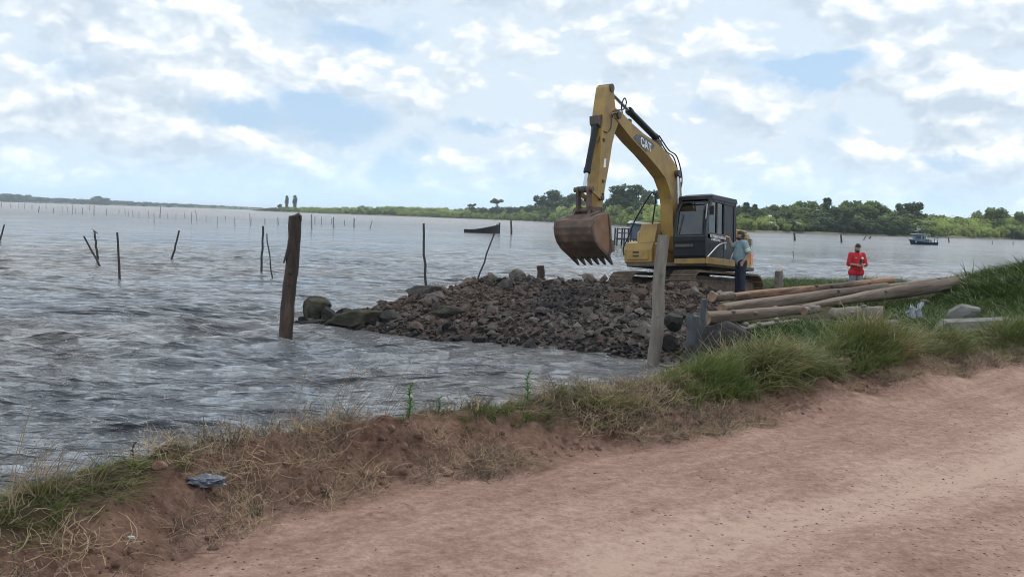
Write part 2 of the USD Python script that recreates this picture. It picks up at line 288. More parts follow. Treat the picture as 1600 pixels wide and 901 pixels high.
CREST_Z = V([1.3, 1.3, 1.28, 1.30, 1.33, 1.34, 1.35, 1.39, 1.38, 1.34, 1.34, 1.33, 1.32, 1.30, 1.3, 1.33, 1.25, 1.2, 1.15, 1.2, 1.5, 1.5])
def to_line(P, L):
    """signed distance to a polyline (positive on its left side, the water's) and the running index of the nearest point"""
    best = np.full(len(P), 1e9); sign = np.zeros(len(P)); idx = np.zeros(len(P))
    for i in range(len(L) - 1):
        a, d = L[i], L[i + 1] - L[i]; t = np.clip(((P - a) @ d) / (d @ d), 0, 1); q = P - a - t[:, None] * d
        r = np.hypot(q[:, 0], q[:, 1]); s = d[0] * q[:, 1] - d[1] * q[:, 0]; m = r < best
        best[m], sign[m], idx[m] = r[m], np.sign(s[m]), (i + t)[m]
    return best * sign, idx
ctrl = []
def pts(z, *xy): ctrl.extend((x, y, z) for x, y in xy)
for (x, y), z in zip(CREST, CREST_Z): ctrl.append((x, y, z + .055))
for i in range(len(EDGE)):
    x, y = EDGE[i]; d = EDGE[min(i + 1, len(EDGE) - 1)] - EDGE[max(i - 1, 0)]; n = V([d[1], -d[0]]) / np.hypot(*d)
    pts(1.0, (x - n[0] * .10, y - n[1] * .10), (x, y), (x + n[0] * .35, y + n[1] * .35), (x + n[0] * 3, y + n[1] * 3), (x + n[0] * 8, y + n[1] * 8))
for i in range(len(CREST)):               # the bank falls to the water
    x, y = CREST[i]; d = CREST[min(i + 1, len(CREST) - 1)] - CREST[max(i - 1, 0)]; n = V([-d[1], d[0]]) / np.hypot(*d)
    if x < 1.8: pts(.95, (x + n[0] * .3, y + n[1] * .3)); pts(-.12, (x + n[0] * 1.1, y + n[1] * 1.1)); pts(-.9, (x + n[0] * 3, y + n[1] * 3))
    elif x < 7: pts(.85, (x + n[0] * .8, y + n[1] * .8)); pts(.52, (x + n[0] * 1.7, y + n[1] * 1.7))
pts(1.0, (6, 4), (12, 8), (20, 10), (10, -8), (30, -8), (60, 20), (2, 0), (2, 4), (60, 40), (5, 8), (9, 12))
# low ground between bank and logs, with the small cove on its left
pts(-.12, (1.2, 10.5), (2.0, 12), (2.5, 14.5), (2.9, 17), (3.0, 18.6))
pts(-.8, (-.2, 11), (.2, 14), (.6, 17), (-3, 12), (-6, 14), (-4, 18))
pts(.3, (2.5, 11.6), (3.4, 15.5), (3.7, 17.6), (4, 19.2)); pts(.5, (4.4, 15), (5, 17), (5.3, 19.5), (6.5, 18), (5.8, 14.5)); pts(.6, (7.5, 17.5), (8, 20.5), (7, 22.5))
pts(.78, (9, 17.5), (10.5, 18.5)); pts(.5, (10, 21), (10.6, 23.4), (9.5, 23)); pts(.95, (12.2, 21.4), (12.6, 23)); pts(.55, (10.9, 25), (11, 27))
# platform under the excavator and the grass behind it
pts(.48, (5.2, 21.5), (6.3, 23.4), (8, 25.5), (5, 28.4), (7.3, 27.6), (6.2, 30.2), (9.5, 28.5), (10, 31)); pts(.52, (3.6, 26.9)); pts(.6, (8, 32), (9, 35), (11, 34.5), (12.5, 31))
pts(.55, (8.2, 36.3), (11, 37.2), (13.5, 36.5)); pts(-.5, (7, 37.5), (10, 39), (14.5, 38.2), (5.5, 34), (4.1, 31.6)); pts(.1, (4.6, 30.8), (6.1, 33.2), (16.5, 35)); pts(-.6, (18, 36), (19, 42))
# hillock at the right
pts(1.28, (12.6, 26.5), (13.1, 24.6)); pts(1.62, (13.9, 27.2), (14.6, 26)); pts(2.0, (16.2, 27.6), (17, 26.5), (18.5, 28)); pts(2.1, (22, 30), (20, 27)); pts(1.0, (12.2, 28.8)); pts(.9, (13.6, 30.5)); pts(.1, (16, 33.2), (21, 36), (30, 44)); pts(1.3, (13.5, 22.8), (16, 24)); pts(1.9, (40, 50)); pts(-.8, (24, 42), (34, 54))
# rubble heap
pts(-.05, (-4.9, 23.4), (-4.3, 23.0), (-3.6, 22.5), (-2.76, 22.0), (-1.7, 21.7), (-.67, 21.4), (.64, 20.4), (1.85, 19.7), (2.6, 19.3))
pts(-.7, (-5.6, 22.8), (-3.7, 21), (-1.6, 20.2), (.2, 18.8), (-6.2, 25))
pts(.22, (-4.75, 24.1), (-4.0, 23.9)); pts(.32, (-3.5, 24.0)); pts(.62, (-2.7, 24.2)); pts(.78, (-2.1, 24.3)); pts(1.0, (-1.2, 24.8)); pts(1.1, (-.3, 25.3), (.6, 25.6)); pts(1.02, (1.4, 26.0), (2.2, 26.2)); pts(1.08, (3.0, 25.4)); pts(1.14, (3.9, 25.0)); pts(.98, (4.7, 24.7)); pts(.55, (5.0, 23.6), (4.7, 22))
pts(.35, (-2.2, 22.7), (-1.2, 22.5)); pts(.38, (-.3, 22.2), (.8, 21.6)); pts(.42, (2.0, 21)); pts(.42, (3.2, 20.6)); pts(.75, (-.6, 23.9), (.5, 23.6)); pts(.82, (1.6, 23.4), (2.6, 23.2)); pts(.72, (3.6, 22.8))
pts(-.3, (-4.7, 25.3), (-3, 25.7), (-1.6, 26.4), (-.2, 27.2), (1.2, 28)); pts(.3, (2.6, 28.2)); pts(-.9, (-6, 28), (-2, 29), (1.5, 31), (3, 33), (-8, 22), (-8, 15), (-6, 8), (-9, 4), (-12, 0), (-30, 50), (8, 46), (30, 60), (60, 75), (-40, -10))
ctrl = V(ctrl, float)
_lin = LinearNDInterpolator(ctrl[:, :2], ctrl[:, 2])
gx, gy = np.arange(-14, 40, .1), np.arange(-8, 48, .1)
GX, GY = np.meshgrid(gx, gy, indexing='ij')
Z0 = _lin(GX, GY); Z0 = np.where(np.isfinite(Z0), Z0, -.9)
def sharp_near(Z): return np.where(np.hypot(GX, GY) < 16, gaussian_filter(Z, 1.0), gaussian_filter(Z, 2.2))
_base = RegularGridInterpolator((gx, gy), sharp_near(Z0), bounds_error=False, fill_value=None)
def fb(x, y, s, o=4, seed=0): return meshkit.fbm(np.stack([x * s, y * s, 0 * x + seed * 3.1], -1), o, seed) - .5
def in_poly(x, y, poly, soft=.6):
    d, _ = to_line(np.stack([x, y], 1), np.vstack([poly, poly[:1]]))
    return np.clip(d / soft + .5, 0, 1)    # counter-clockwise polygons
MOUND = V([(-5.3, 23.0), (-3.6, 22.1), (-1.7, 21.3), (.64, 20.0), (1.85, 19.4), (2.7, 18.9), (4.2, 19.6), (4.9, 21.2), (5.2, 23.4), (4.9, 25.6), (3.4, 26.9), (2.4, 27.4), (.8, 26.8), (-1.2, 25.9), (-3, 25.0), (-5.2, 24.6)])
PLATFORM_GRASS = V([(6.6, 31.2), (8.6, 30.2), (11.5, 30.5), (13, 32), (14.8, 34), (14.6, 37.2), (11, 38), (8, 37), (6.2, 34)])
def heights(x, y):
    P = np.stack([x, y], 1); z = _base(P)
    d, i = to_line(P, EDGE); c, _ = to_line(P, CREST)
    far = np.hypot(x, y)
    bank = np.clip(d / .12, 0, 1) * np.clip((.9 - c) / .4, 0, 1) * (far < 24)
    road = np.clip(-d / .5, 0, 1)
    z = z + bank * (fb(x, y, 2.2, 4, 3) * .13 + fb(x, y, 9, 4, 4) * .12 + fb(x, y, 24, 3, 5) * .06)
    # clods and little scarps where the grader cut the bank
    k = np.clip(1 - np.abs(d - .18) / .25, 0, 1) * (far < 24)
    z = z - k * np.maximum(0, fb(x, y, 5, 3, 9)) * .16
    z = z + road * (fb(x, y, .5, 3, 6) * .06 + fb(x, y, 6, 4, 7) * .018 + fb(x, y, 28, 3, 8) * .010)
    # faint wheel ruts along the road
    z = z - road * .022 * (np.exp(-((d + 1.7) / .28) ** 2) + np.exp(-((d + 3.3) / .28) ** 2))
    z = z + (1 - road) * (1 - bank) * fb(x, y, 1.1, 4, 11) * .16
    m = in_poly(x, y, MOUND)
    return z + m * (fb(x, y, 1.0, 4, 12) * .22 + fb(x, y, 4, 3, 13) * .10), d, c, m
def ground_z(x, y):
    x, y = np.atleast_1d(np.asarray(x, float)), np.atleast_1d(np.asarray(y, float)); return heights(x, y)[0]

def spaced(lo, a, b, hi, fine, g):
    mid = np.arange(a, b, fine); up = [b]
    while up[-1] < hi: up.append(up[-1] + min(fine + (up[-1] - b) * g, .22))
    dn = [a]
    while dn[-1] > lo: dn.append(dn[-1] - min(fine + (a - dn[-1]) * g, .22))
    return np.concatenate([dn[:0:-1], mid, up])
xs, ys = spaced(-12, -3.2, 7, 38, .036, .05), spaced(-7, 3.2, 12.5, 46, .034, .05)
X, Y = np.meshgrid(xs, ys, indexing='ij')
Zg, dE, dC, mM = heights(X.ravel(), Y.ravel())
idx = np.arange(X.size).reshape(X.shape)
quads = np.stack([idx[:-1, :-1], idx[1:, :-1], idx[1:, 1:], idx[:-1, 1:]], -1).reshape(-1, 4)
verts = np.stack([X.ravel(), Y.ravel(), Zg], 1)
dq, mq, zq = (dE + fb(X.ravel(), Y.ravel(), 1.3, 4, 17) * .35 * (np.hypot(X.ravel(), Y.ravel()) < 22))[quads].mean(1), mM[quads].mean(1), Zg[quads].max(1)
keep = zq > -1.2
def sheet(name, mask, material, masks):
    q = quads[mask & keep]; u, inv = np.unique(q, return_inverse=True); q = inv.reshape(-1, 4)
    p = obj(name, (verts[u], q), material, smooth=True)
    for k, v in masks.items(): prim(p, k, v[u])
    return tag(p, kind='structure')
# where grass grows, for the soil's own colour
def grassiness(x, y, d, c):
    far = np.hypot(x, y); g = fb(x, y, .9, 4, 21)
    t = np.clip((x + .3) / 1.7, 0, 1)
    on_bank = np.clip((d - (.42 - .18 * t)) / .15 + g * 2, 0, 1) * (d > 0)
    return np.clip(on_bank * np.clip(.35 + t + np.clip((-1.25 - x) / .5, 0, 1) * .8 + g * 1.5, 0, 1) + (c > 1.2), 0, 1)
gr = grassiness(X.ravel(), Y.ravel(), dE, dC)
RUT = np.exp(-((dE + 1.7) / .4) ** 2) + np.exp(-((dE + 3.3) / .4) ** 2)

def earth():
    """reddish dirt: packed pale and streaked on the road, dark and crumbly on the cut bank with shaded pits painted in, dull under the grass"""
    n = {'g': ('geometry', {}), 'a1': ('attribute', {'attribute': 'green'}), 'a2': ('attribute', {'attribute': 'track'}), 'a3': ('attribute', {'attribute': 'bank'}),
         'n1': ('noise_texture', {'scale': .9, 'detail': 9., 'roughness': .62}), 'n2': ('noise_texture', {'scale': 13., 'detail': 8., 'roughness': .70}), 'n3': ('noise_texture', {'scale': 48., 'detail': 5., 'roughness': .75}),
         'mps': ('mapping', {'mapping_type': 'texture', 'rotation': (0, 0, .80), 'scale': (1.3, .16, 1.)}), 'ns': ('noise_texture', {'scale': 1., 'detail': 7., 'roughness': .62}), 'mx': ('math', {'math_type': 'multiply_add', 'value2': .60}), 'mx2': ('math', {'math_type': 'multiply_add', 'value2': .42}),
         'sa': ('math', {'math_type': 'multiply_add', 'value2': .34}), 'sg': ('math', {'math_type': 'multiply_add', 'value2': .42}), 'sb': ('math', {'math_type': 'add', 'value2': -.38}), 'trk': ('math', {'math_type': 'multiply_add', 'value2': .2}),
         'ra': ('rgb_ramp', {'ramp': [(.26, (.115, .066, .052)), (.5, (.262, .163, .130)), (.72, (.41, .29, .236))]}), 'rb': ('rgb_ramp', {'ramp': [(.30, (.038, .020, .015)), (.42, (.125, .068, .049)), (.55, (.225, .134, .097)), (.74, (.35, .235, .175))]}), 'mr': ('mix', {}),  # rb: darkest tones paint shadowed gaps between clods into the bank colour
         'gp': ('noise_texture', {'scale': .55, 'detail': 4., 'roughness': .6}), 'gr': ('map_range', {'from_min': .36, 'from_max': .66, 'to_min': 1.02, 'to_max': .74, 'clamp': True}),
         'vo': ('voronoi_texture', {'scale': 34., 'randomness': 1.}), 'vr': ('map_range', {'from_min': .16, 'from_max': .30, 'to_min': 1., 'to_max': 0., 'clamp': True}), 'vs': ('separate_color', {}), 'vk': ('math', {'math_type': 'greater_than'}), 'vm': ('math', {'math_type': 'multiply'}),
         'st': ('rgb_ramp', {'ramp': [(0, (.05, .034, .028)), (.5, (.15, .10, .082)), (1, (.33, .265, .235))]}), 'm1': ('mix', {}), 'm2': ('mix', {'color2': (.040, .042, .018)}), 'gm': ('math', {'math_type': 'multiply', 'value2': .85}),
         'hb': ('math', {'math_type': 'multiply_add', 'value2': .8}), 'hb2': ('math', {'math_type': 'multiply_add', 'value2': .35}), 'bs': ('math', {'math_type': 'multiply_add', 'value2': .035, 'value3': .022}), 'bu': ('bump', {'strength': 1.}), 'p': ('principled_bsdf', {'roughness': .95, 'specular_ior_level': .2})}
    L = [('g.position', k + '.vector') for k in ('n1', 'n2', 'n3', 'mps', 'gp', 'vo')] + [('mps.vector', 'ns.vector'), ('n2.fac', 'mx.value1'), ('n1.fac', 'mx2.value1'), ('mx.value', 'mx2.value3'), ('ns.fac', 'sa.value1'), ('mx2.value', 'sa.value3'), ('n3.fac', 'sg.value1'), ('sa.value', 'sg.value3'), ('sg.value', 'sb.value1'),
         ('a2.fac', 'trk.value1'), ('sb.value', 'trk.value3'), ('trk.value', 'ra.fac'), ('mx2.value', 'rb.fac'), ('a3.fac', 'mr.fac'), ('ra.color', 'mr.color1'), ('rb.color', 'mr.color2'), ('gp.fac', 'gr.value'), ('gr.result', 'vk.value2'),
         ('vo.distance', 'vr.value'), ('vo.color', 'vs.color'), ('vs.r', 'vk.value1'), ('vr.result', 'vm.value1'), ('vk.value', 'vm.value2'), ('vs.g', 'st.fac'),
         ('vm.value', 'm1.fac'), ('mr.color', 'm1.color1'), ('st.color', 'm1.color2'), ('a1.fac', 'gm.value1'), ('gm.value', 'm2.fac'), ('m1.color', 'm2.color1'), ('m2.color', 'p.base_color'),
         ('vm.value', 'hb.value1'), ('n2.fac', 'hb.value3'), ('n3.fac', 'hb2.value1'), ('hb.value', 'hb2.value3'), ('hb2.value', 'bu.height'), ('a3.fac', 'bs.value1'), ('bs.value', 'bu.distance'), ('bu.normal', 'p.normal')]
    M['dirt'] = usdkit.material(stage, '/World/Looks/dirt', n, L, surface='p.BSDF')
earth()
_xy = (X.ravel(), Y.ravel())
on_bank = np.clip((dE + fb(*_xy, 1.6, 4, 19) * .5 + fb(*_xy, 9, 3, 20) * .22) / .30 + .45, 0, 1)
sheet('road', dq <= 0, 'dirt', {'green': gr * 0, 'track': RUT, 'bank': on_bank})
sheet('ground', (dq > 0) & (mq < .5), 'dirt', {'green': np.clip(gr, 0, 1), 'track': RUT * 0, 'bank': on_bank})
sheet('rubble_mound', (dq > 0) & (mq >= .5), 'mound_soil', {'green': gr * 0})

# ---------------------------------------------------------------- water
def make_water():
    g = np.random.default_rng(5)
    th = np.radians(np.concatenate([np.arange(-180, -33, 5.), np.arange(-33, 33, .098), np.arange(33, 181, 5.)])); th[0], th[-1] = -np.pi, np.pi
    r = [2.0]
    while r[-1] < 9000: r.append(r[-1] * (1 + (.03 if r[-1] < 6 else .0062 if r[-1] < 70 else min(.0062 + (r[-1] - 70) * .00012, .07))))
    r = V(r); TH, R = np.meshgrid(th, r, indexing='ij')
    x, y = (R * np.sin(TH)).ravel(), (R * np.cos(TH)).ravel(); rr = R.ravel()
    z, ox, oy = np.zeros_like(x), np.zeros_like(x), np.zeros_like(x)
    lee = 1 - .62 * np.clip((x + .6) / 2.5, 0, 1) * np.clip((20.5 - y) / 3, 0, 1) * (y > 6)       # calmer behind the heap
    step = rr * .0062 + np.maximum(0, rr - 70) * rr * .00012
    gust = .75 + .9 * (meshkit.fbm(np.stack([x * .10, y * .16, 0 * x], -1), 3, 41) - .5) * 2 * .5
    for k in range(84):
        lam = .17 * (1.5 / .17) ** g.uniform(0, 1) if k > 7 else g.uniform(1.6, 3.2)
        a = math.radians(g.normal(262, 26)); kx, ky = math.cos(a), math.sin(a); w = 2 * np.pi / lam
        amp = (.0092 * lam ** .95 if k > 7 else .0062) * np.clip((lam / step - 1.9) / 1.5, 0, 1) * lee * gust
        ph = w * (kx * x + ky * y) + g.uniform(0, 6.28)
        # wave groups come and go
        amp = amp * (.35 + 1.3 * meshkit.noise(np.stack([x / (lam * 3.4) + k, y / (lam * 3.4), 0 * x + k * 1.7], -1), k))
        z += amp * np.sin(ph); ox += -.95 * kx * amp * np.cos(ph) * -1; oy += -.95 * ky * amp * np.cos(ph) * -1
    n1, n2 = len(th), len(r)
    i = np.arange(n1 * n2).reshape(n1, n2)
    q = np.stack([i[:-1, :-1], i[:-1, 1:], i[1:, 1:], i[1:, :-1]], -1).reshape(-1, 4)
    v = np.stack([x + ox, y + oy, z], 1)
    cap = len(v); v = np.vstack([v, [0, 0, 0]]); f = np.vstack([q[:, [0, 1, 2]], q[:, [0, 2, 3]], np.stack([np.full(n1 - 1, cap), i[:-1, 0], i[1:, 0]], 1)])
    f = f[:, ::-1]
    nn = np.cross(v[f[:50, 1]] - v[f[:50, 0]], v[f[:50, 2]] - v[f[:50, 0]])[:, 2].mean()
    if nn < 0: f = f[:, ::-1]
    M['lagoon_water'] = usdkit.material(stage, '/World/Looks/lagoon_water', {'g': ('geometry', {}), 'mp': ('mapping', {'scale': (3.4, 8.5, 1), 'rotation': (0, 0, .1)}), 'mpf': ('mapping', {'scale': (1.1, 2.7, 1), 'rotation': (0, 0, -.12)}), 'sp': ('separate_xyz', {}), 'fx': ('map_range', {'range_type': 'smoothstep', 'from_min': -40., 'from_max': 60., 'to_min': 1., 'to_max': .15, 'clamp': True}), 'fm': ('math', {'math_type': 'multiply'}), 'far': ('map_range', {'range_type': 'smoothstep', 'from_min': 230., 'from_max': 420., 'to_min': 0., 'to_max': 1., 'clamp': True}), 'mud': ('mix', {'color2': (.17, .15, .13)}),
        'mpw': ('mapping', {'scale': (.16, .24, 1), 'rotation': (0, 0, .1)}), 'n4': ('noise_texture', {'scale': 1., 'detail': 4., 'roughness': .6, 'distortion': .6}), 'ad2': ('math', {'math_type': 'multiply_add', 'value2': 16.}), 'rg': ('map_range', {'from_min': 30., 'from_max': 220., 'to_min': .06, 'to_max': .2, 'clamp': True}), 'n0': ('noise_texture', {'scale': .06, 'detail': 4.}), 'ra': ('rgb_ramp', {'ramp': [(.35, (.055, .068, .088)), (.65, (.135, .122, .112))]}),
        'n1': ('noise_texture', {'scale': 1., 'detail': 4., 'roughness': .55, 'distortion': .5}), 'n2': ('noise_texture', {'scale': 1., 'detail': 5., 'roughness': .55, 'distortion': .5}), 'ad': ('math', {'math_type': 'multiply_add', 'value2': 2.6}), 'bu': ('bump', {'strength': 1., 'distance': .13}),
        'p': ('principled_bsdf', {'roughness': .06, 'ior': 1.33, 'specular_ior_level': .5})},
        [('g.position', 'mp.vector'), ('g.position', 'mpf.vector'), ('g.position', 'n0.vector'), ('n0.fac', 'ra.fac'), ('g.position', 'sp.vector'), ('sp.y', 'far.value'), ('sp.x', 'fx.value'), ('far.result', 'fm.value1'), ('fx.result', 'fm.value2'), ('fm.value', 'mud.fac'), ('ra.color', 'mud.color1'), ('mud.color', 'p.base_color'), ('mp.vector', 'n1.vector'), ('mpf.vector', 'n2.vector'), ('n2.fac', 'ad.value1'), ('n1.fac', 'ad.value3'), ('g.position', 'mpw.vector'), ('mpw.vector', 'n4.vector'), ('n4.fac', 'ad2.value1'), ('ad.value', 'ad2.value3'), ('sp.y', 'rg.value'), ('rg.result', 'p.roughness'), ('ad2.value', 'bu.height'), ('bu.normal', 'p.normal')], surface='p.BSDF')
    tag(obj('water', (v, f), 'lagoon_water', smooth=True), kind='structure')
make_water()
# ---------------------------------------------------------------- the excavator
def make_excavator():
    yaw, pit, rol = np.radians([235.17, 3.84, 3.63])
    f = V([math.cos(pit) * math.cos(yaw), math.cos(pit) * math.sin(yaw), math.sin(pit)]); l = V([-math.sin(yaw), math.cos(yaw), 0]); u = np.cross(f, l)
    l2 = l * math.cos(rol) + u * math.sin(rol); u2 = np.cross(f, l2)
    t = thing('excavator', 'yellow crawler excavator with black cab and raised boom, digging on the rubble heap', 'excavator', matrix=Gf.Matrix4d(*f, 0, *l2, 0, *u2, 0, 4.869, 28.384, .419, 1))
    A = math.radians(-8); RZ = trimesh.transformations.rotation_matrix(A, [0, 0, 1])
    def uc(m): m = m.copy(); m.apply_transform(RZ); return m
    # undercarriage
    H, LEN, W = .80, 3.62, .76; R_ = H / 2 - .03
    half = LEN / 2 - R_
    per = 4 * half + 2 * math.pi * R_; n = 48
    for yc in (-.99, .99):
        y0, y1 = yc - .2, yc + .2
        prof = LineString([(-half, H / 2), (half, H / 2)]).buffer(R_ - .09, 16)
        fr = cat_([slab(LineString([(-half, H / 2), (half, H / 2)]).buffer(.19, 12), yc - .17, yc + .17), box(-half * .8, half * .8, yc - .26, yc + .26, .24, .50, .03)])
        tr = obj('track', uc(fr), 'muddy_steel', t, 30)
        chain = slab(prof.difference(LineString([(-half, H / 2), (half, H / 2)]).buffer(R_ - .17, 16)), yc - .15, yc + .15)
        obj('chain', uc(chain), 'dark_steel', tr, 30)
        obj('sprocket', uc(cat_([trimesh.creation.cylinder(.24, .30, sections=24, transform=trimesh.transformations.translation_matrix([-half, yc, H / 2]) @ trimesh.transformations.rotation_matrix(np.pi / 2, [1, 0, 0]))])), 'dark_steel', tr, 30)
        obj('idler', uc(trimesh.creation.cylinder(.25, .28, sections=24, transform=trimesh.transformations.translation_matrix([half, yc, H / 2]) @ trimesh.transformations.rotation_matrix(np.pi / 2, [1, 0, 0]))), 'muddy_steel', tr, 30)
        for k in range(6):
            x = -half * .75 + k * half * 1.5 / 5
            obj('roller', uc(trimesh.creation.cylinder(.09, .5, sections=16, transform=trimesh.transformations.translation_matrix([x, yc, .16]) @ trimesh.transformations.rotation_matrix(np.pi / 2, [1, 0, 0]))), 'dark_steel', tr, 30)
        shoe = cat_([box(-.079, .079, yc - W / 2, yc + W / 2, -.012, .012), box(-.073, -.058, yc - W / 2, yc + W / 2, .010, .045), box(-.012, .003, yc - W / 2, yc + W / 2, .010, .032), box(.045, .06, yc - W / 2, yc + W / 2, .010, .032)])
        for k in range(n):
            s = (k + .35) / n * per
            if s < 2 * half: x, z, a = -half + s, H / 2 + R_, 0
            elif s < 2 * half + math.pi * R_:
                b = (s - 2 * half) / R_; x, z, a = half + R_ * math.sin(b), H / 2 + R_ * math.cos(b), b
            elif s < 4 * half + math.pi * R_: x, z, a = half - (s - 2 * half - math.pi * R_), H / 2 - R_, math.pi
            else:
                b = math.pi + (s - 4 * half - math.pi * R_) / R_; x, z, a = -half + R_ * math.sin(b), H / 2 + R_ * math.cos(b), b
            m = shoe.copy(); m.apply_transform(trimesh.transformations.translation_matrix([x, 0, z]) @ trimesh.transformations.rotation_matrix(a, [0, 1, 0]))
            obj('shoe', uc(m), 'muddy_steel', tr)
    obj('car_body', uc(cat_([box(-.85, .85, -.62, .62, .36, .72, .05), box(-1.0, -.5, -.9, .9, .34, .6, .04), box(.5, 1.0, -.9, .9, .34, .6, .04)])), 'dark_steel', t)
    obj('swing_ring', trimesh.creation.cylinder(.62, .26, sections=40, transform=trimesh.transformations.translation_matrix([0, 0, .82])), 'dark_steel', t, 30)
    # deck
    obj('deck', cat_([box(-1.9, 1.36, -1.18, 1.2, .93, 1.04, .02)]), 'dark_steel', t)
    obj('side_skirt', cat_([box(-1.15, 1.47, 1.19, 1.245, .985, 1.165, .012)]), 'yellow_paint', t)
    obj('front_skirt', cat_([box(1.38, 1.47, .30, 1.185, .985, 1.16, .015)]), 'yellow_paint', t)
    # right-hand body: tool box, fuel tank with the steps
    rb = obj('fuel_tank', cat_([box(-.35, 1.20, -1.24, -.36, .99, 1.60, .06), box(-.3, .82, -1.2, -.38, 1.58, 2.0, .10)]), 'yellow_paint', t, 25)
    obj('step_box', cat_([slab([(1.18, 1.0), (1.34, 1.06), (1.36, 1.40), (1.26, 1.58), (.9, 1.66), (.9, 1.0)], -1.25, -.42)]), 'yellow_paint', rb)
    obj('step_block', cat_([slab([(.86, 1.56), (1.2, 1.6), (1.17, 1.72), (1.02, 2.12), (.8, 2.16)], -.92, -.42)]), 'yellow_paint', rb)
    obj('tool_box_lid', box(1.345, 1.372, -1.17, -.52, 1.12, 1.4, .012), 'yellow_paint', rb)
    for z in (1.2, 1.30): obj('vent_slot', box(1.370, 1.379, -.98, -.80, z, z + .045), 'rubber_black', rb)
    obj('handrail', tube(curve([(1.28, -1.30, 1.25), (1.22, -1.36, 1.45), (1.12, -1.28, 1.74), (1.1, -1.08, 2.21), (1.1, -.81, 2.64), (1.1, -.61, 2.92), (1.1, -.52, 2.95), (1.1, -.45, 2.87), (1.1, -.48, 2.57), (1.1, -.54, 2.1)], 10), .021, 8), 'black_paint', t, 40)
    # engine house and counterweight
    eh = obj('engine_hood', cat_([box(-1.42, -.3, -1.16, .28, 1.03, 2.02, .07), box(-1.42, -.56, .3, 1.17, 1.96, 2.05, .03)]), 'yellow_paint', t, 25)
    obj('exhaust_pipe', cat_([rod((-1.0, -.75, 2.0), (-1.0, -.75, 2.42), .05)]), 'dark_steel', eh, 30)
    dr = obj('side_door', cat_([box(-1.40, -.56, 1.12, 1.185, 1.16, 1.97, .02)]), 'yellow_paint', t)
    obj('louver_backing', box(-1.34, -.66, 1.18, 1.190, 1.50, 1.90), 'rubber_black', dr)
    for k in range(5): obj('louver', box(-1.33, -.67, 1.186, 1.206, 1.52 + k * .078, 1.565 + k * .078), 'yellow_paint', dr)
    cwp = []
    for a in np.linspace(-1, 1, 15):
        yy = a * 1.17; xx = -2.14 + .42 * abs(a) ** 5
        cwp.append((xx, yy))
    pl = Polygon(cwp + [(-1.43, 1.17), (-1.43, -1.17)])
    cw = trimesh.creation.extrude_polygon(pl, .88, engine='earcut'); cw.apply_translation([0, 0, .93])
    top = trimesh.creation.extrude_polygon(pl.buffer(-.07), .16, engine='earcut'); top.apply_translation([0, 0, 1.81])
    cwo = obj('counterweight', hull(np.vstack([cw.vertices, top.vertices])), 'yellow_paint', t, 25)
    obj('reflector', box(-1.84, -1.70, 1.168, 1.180, 1.12, 1.42, .002), 'orange_reflector', cwo)
    for k in range(3): obj('grille_slot', box(-1.80, -1.50, 1.172, 1.18, 1.68 + k * .06, 1.705 + k * .06), 'rubber_black', cwo)
    # cab
    prof = [(-.5, 1.05), (1.42, 1.05), (1.52, 1.25), (1.55, 1.72), (1.43, 2.38), (1.16, 2.76), (-.44, 2.76), (-.5, 2.7)]
    L0, L1 = .30, 1.215
    frame = [slab([(-.5, 1.04), (1.42, 1.04), (1.51, 1.2), (1.55, 1.66), (-.5, 1.66)], L0, L1)]             # lower body
    def bar(poly, a, b): frame.append(slab(poly, a, b))
    pw = .075
    for a, b in ((L0, L0 + pw), (L1 - pw, L1)):
        bar([(1.55, 1.66), (1.40, 1.66), (1.29, 2.36), (1.05, 2.74), (1.16, 2.76), (1.43, 2.38)], a, b)      # front pillar
        bar([(.29, 1.66), (.37, 1.66), (.37, 2.70), (.29, 2.70)], a, b)
        bar([(-.5, 1.66), (-.36, 1.66), (-.36, 2.70), (-.5, 2.70)], a, b)
        bar([(-.5, 2.64), (1.2, 2.64), (1.12, 2.74), (-.5, 2.74)], a, b)
        bar([(-.36, 1.66), (.29, 1.66), (.29, 2.64), (-.36, 2.64)], a + .02, b - .02) if a > 1 else bar([(-.36, 1.66), (1.36, 1.66), (1.2, 2.3), (1.0, 2.64), (-.36, 2.64)], a + .02, b - .02)      # solid left side panel; right one added to block daylight through the cab
    frame += [box(-.5, -.44, L0, L1, 1.66, 2.72), box(1.0, 1.14, L0, L1, 2.66, 2.745), box(1.47, 1.56, L0, L1, 1.58, 1.70)]
    cab = obj('cab', cat_(frame), 'black_paint', t)
    roof = hull([(x, y, z) for x, z in ((-.53, 2.72), (1.2, 2.70), (1.14, 2.80), (-.46, 2.84)) for y in (L0 - .02, L1 + .02)] + [(x, y, 2.86) for x in (-.3, .95) for y in (L0 + .1, L1 - .1)])
    obj('roof', roof, 'black_paint', cab)
    ws = slab([(1.535, 1.70), (1.545, 1.70), (1.42, 2.37), (1.14, 2.70), (1.13, 2.69), (1.405, 2.36)], L0 + .06, L1 - .06)
    obj('windshield', ws, 'window_glass', cab)
    lw = box(1.50, 1.56, L0 + .06, L0 + .58, 1.42, 1.50, .01); obj('lower_trim', lw, 'dark_steel', cab)
    # seal round the windshield
    def fpt(z, dx=.012):
        return np.interp(z, [1.66, 2.38, 2.76], [1.55, 1.43, 1.16]) + dx
    ring = [(fpt(z), y, z) for z, y in ((1.74, L0 + .09), (2.37, L0 + .10), (2.62, L0 + .11), (2.62, L1 - .11), (2.37, L1 - .10), (1.74, L1 - .09))]
    obj('window_seal', cat_([tube([ring[i], ring[(i + 1) % 6]], .016, 6) for i in range(6)]), 'rubber_black', cab)
    obj('wiper', cat_([tube([(fpt(1.78, .03), L0 + .16, 1.78), (fpt(2.35, .035), L0 + .24, 2.3)], .010, 6)]), 'rubber_black', cab)
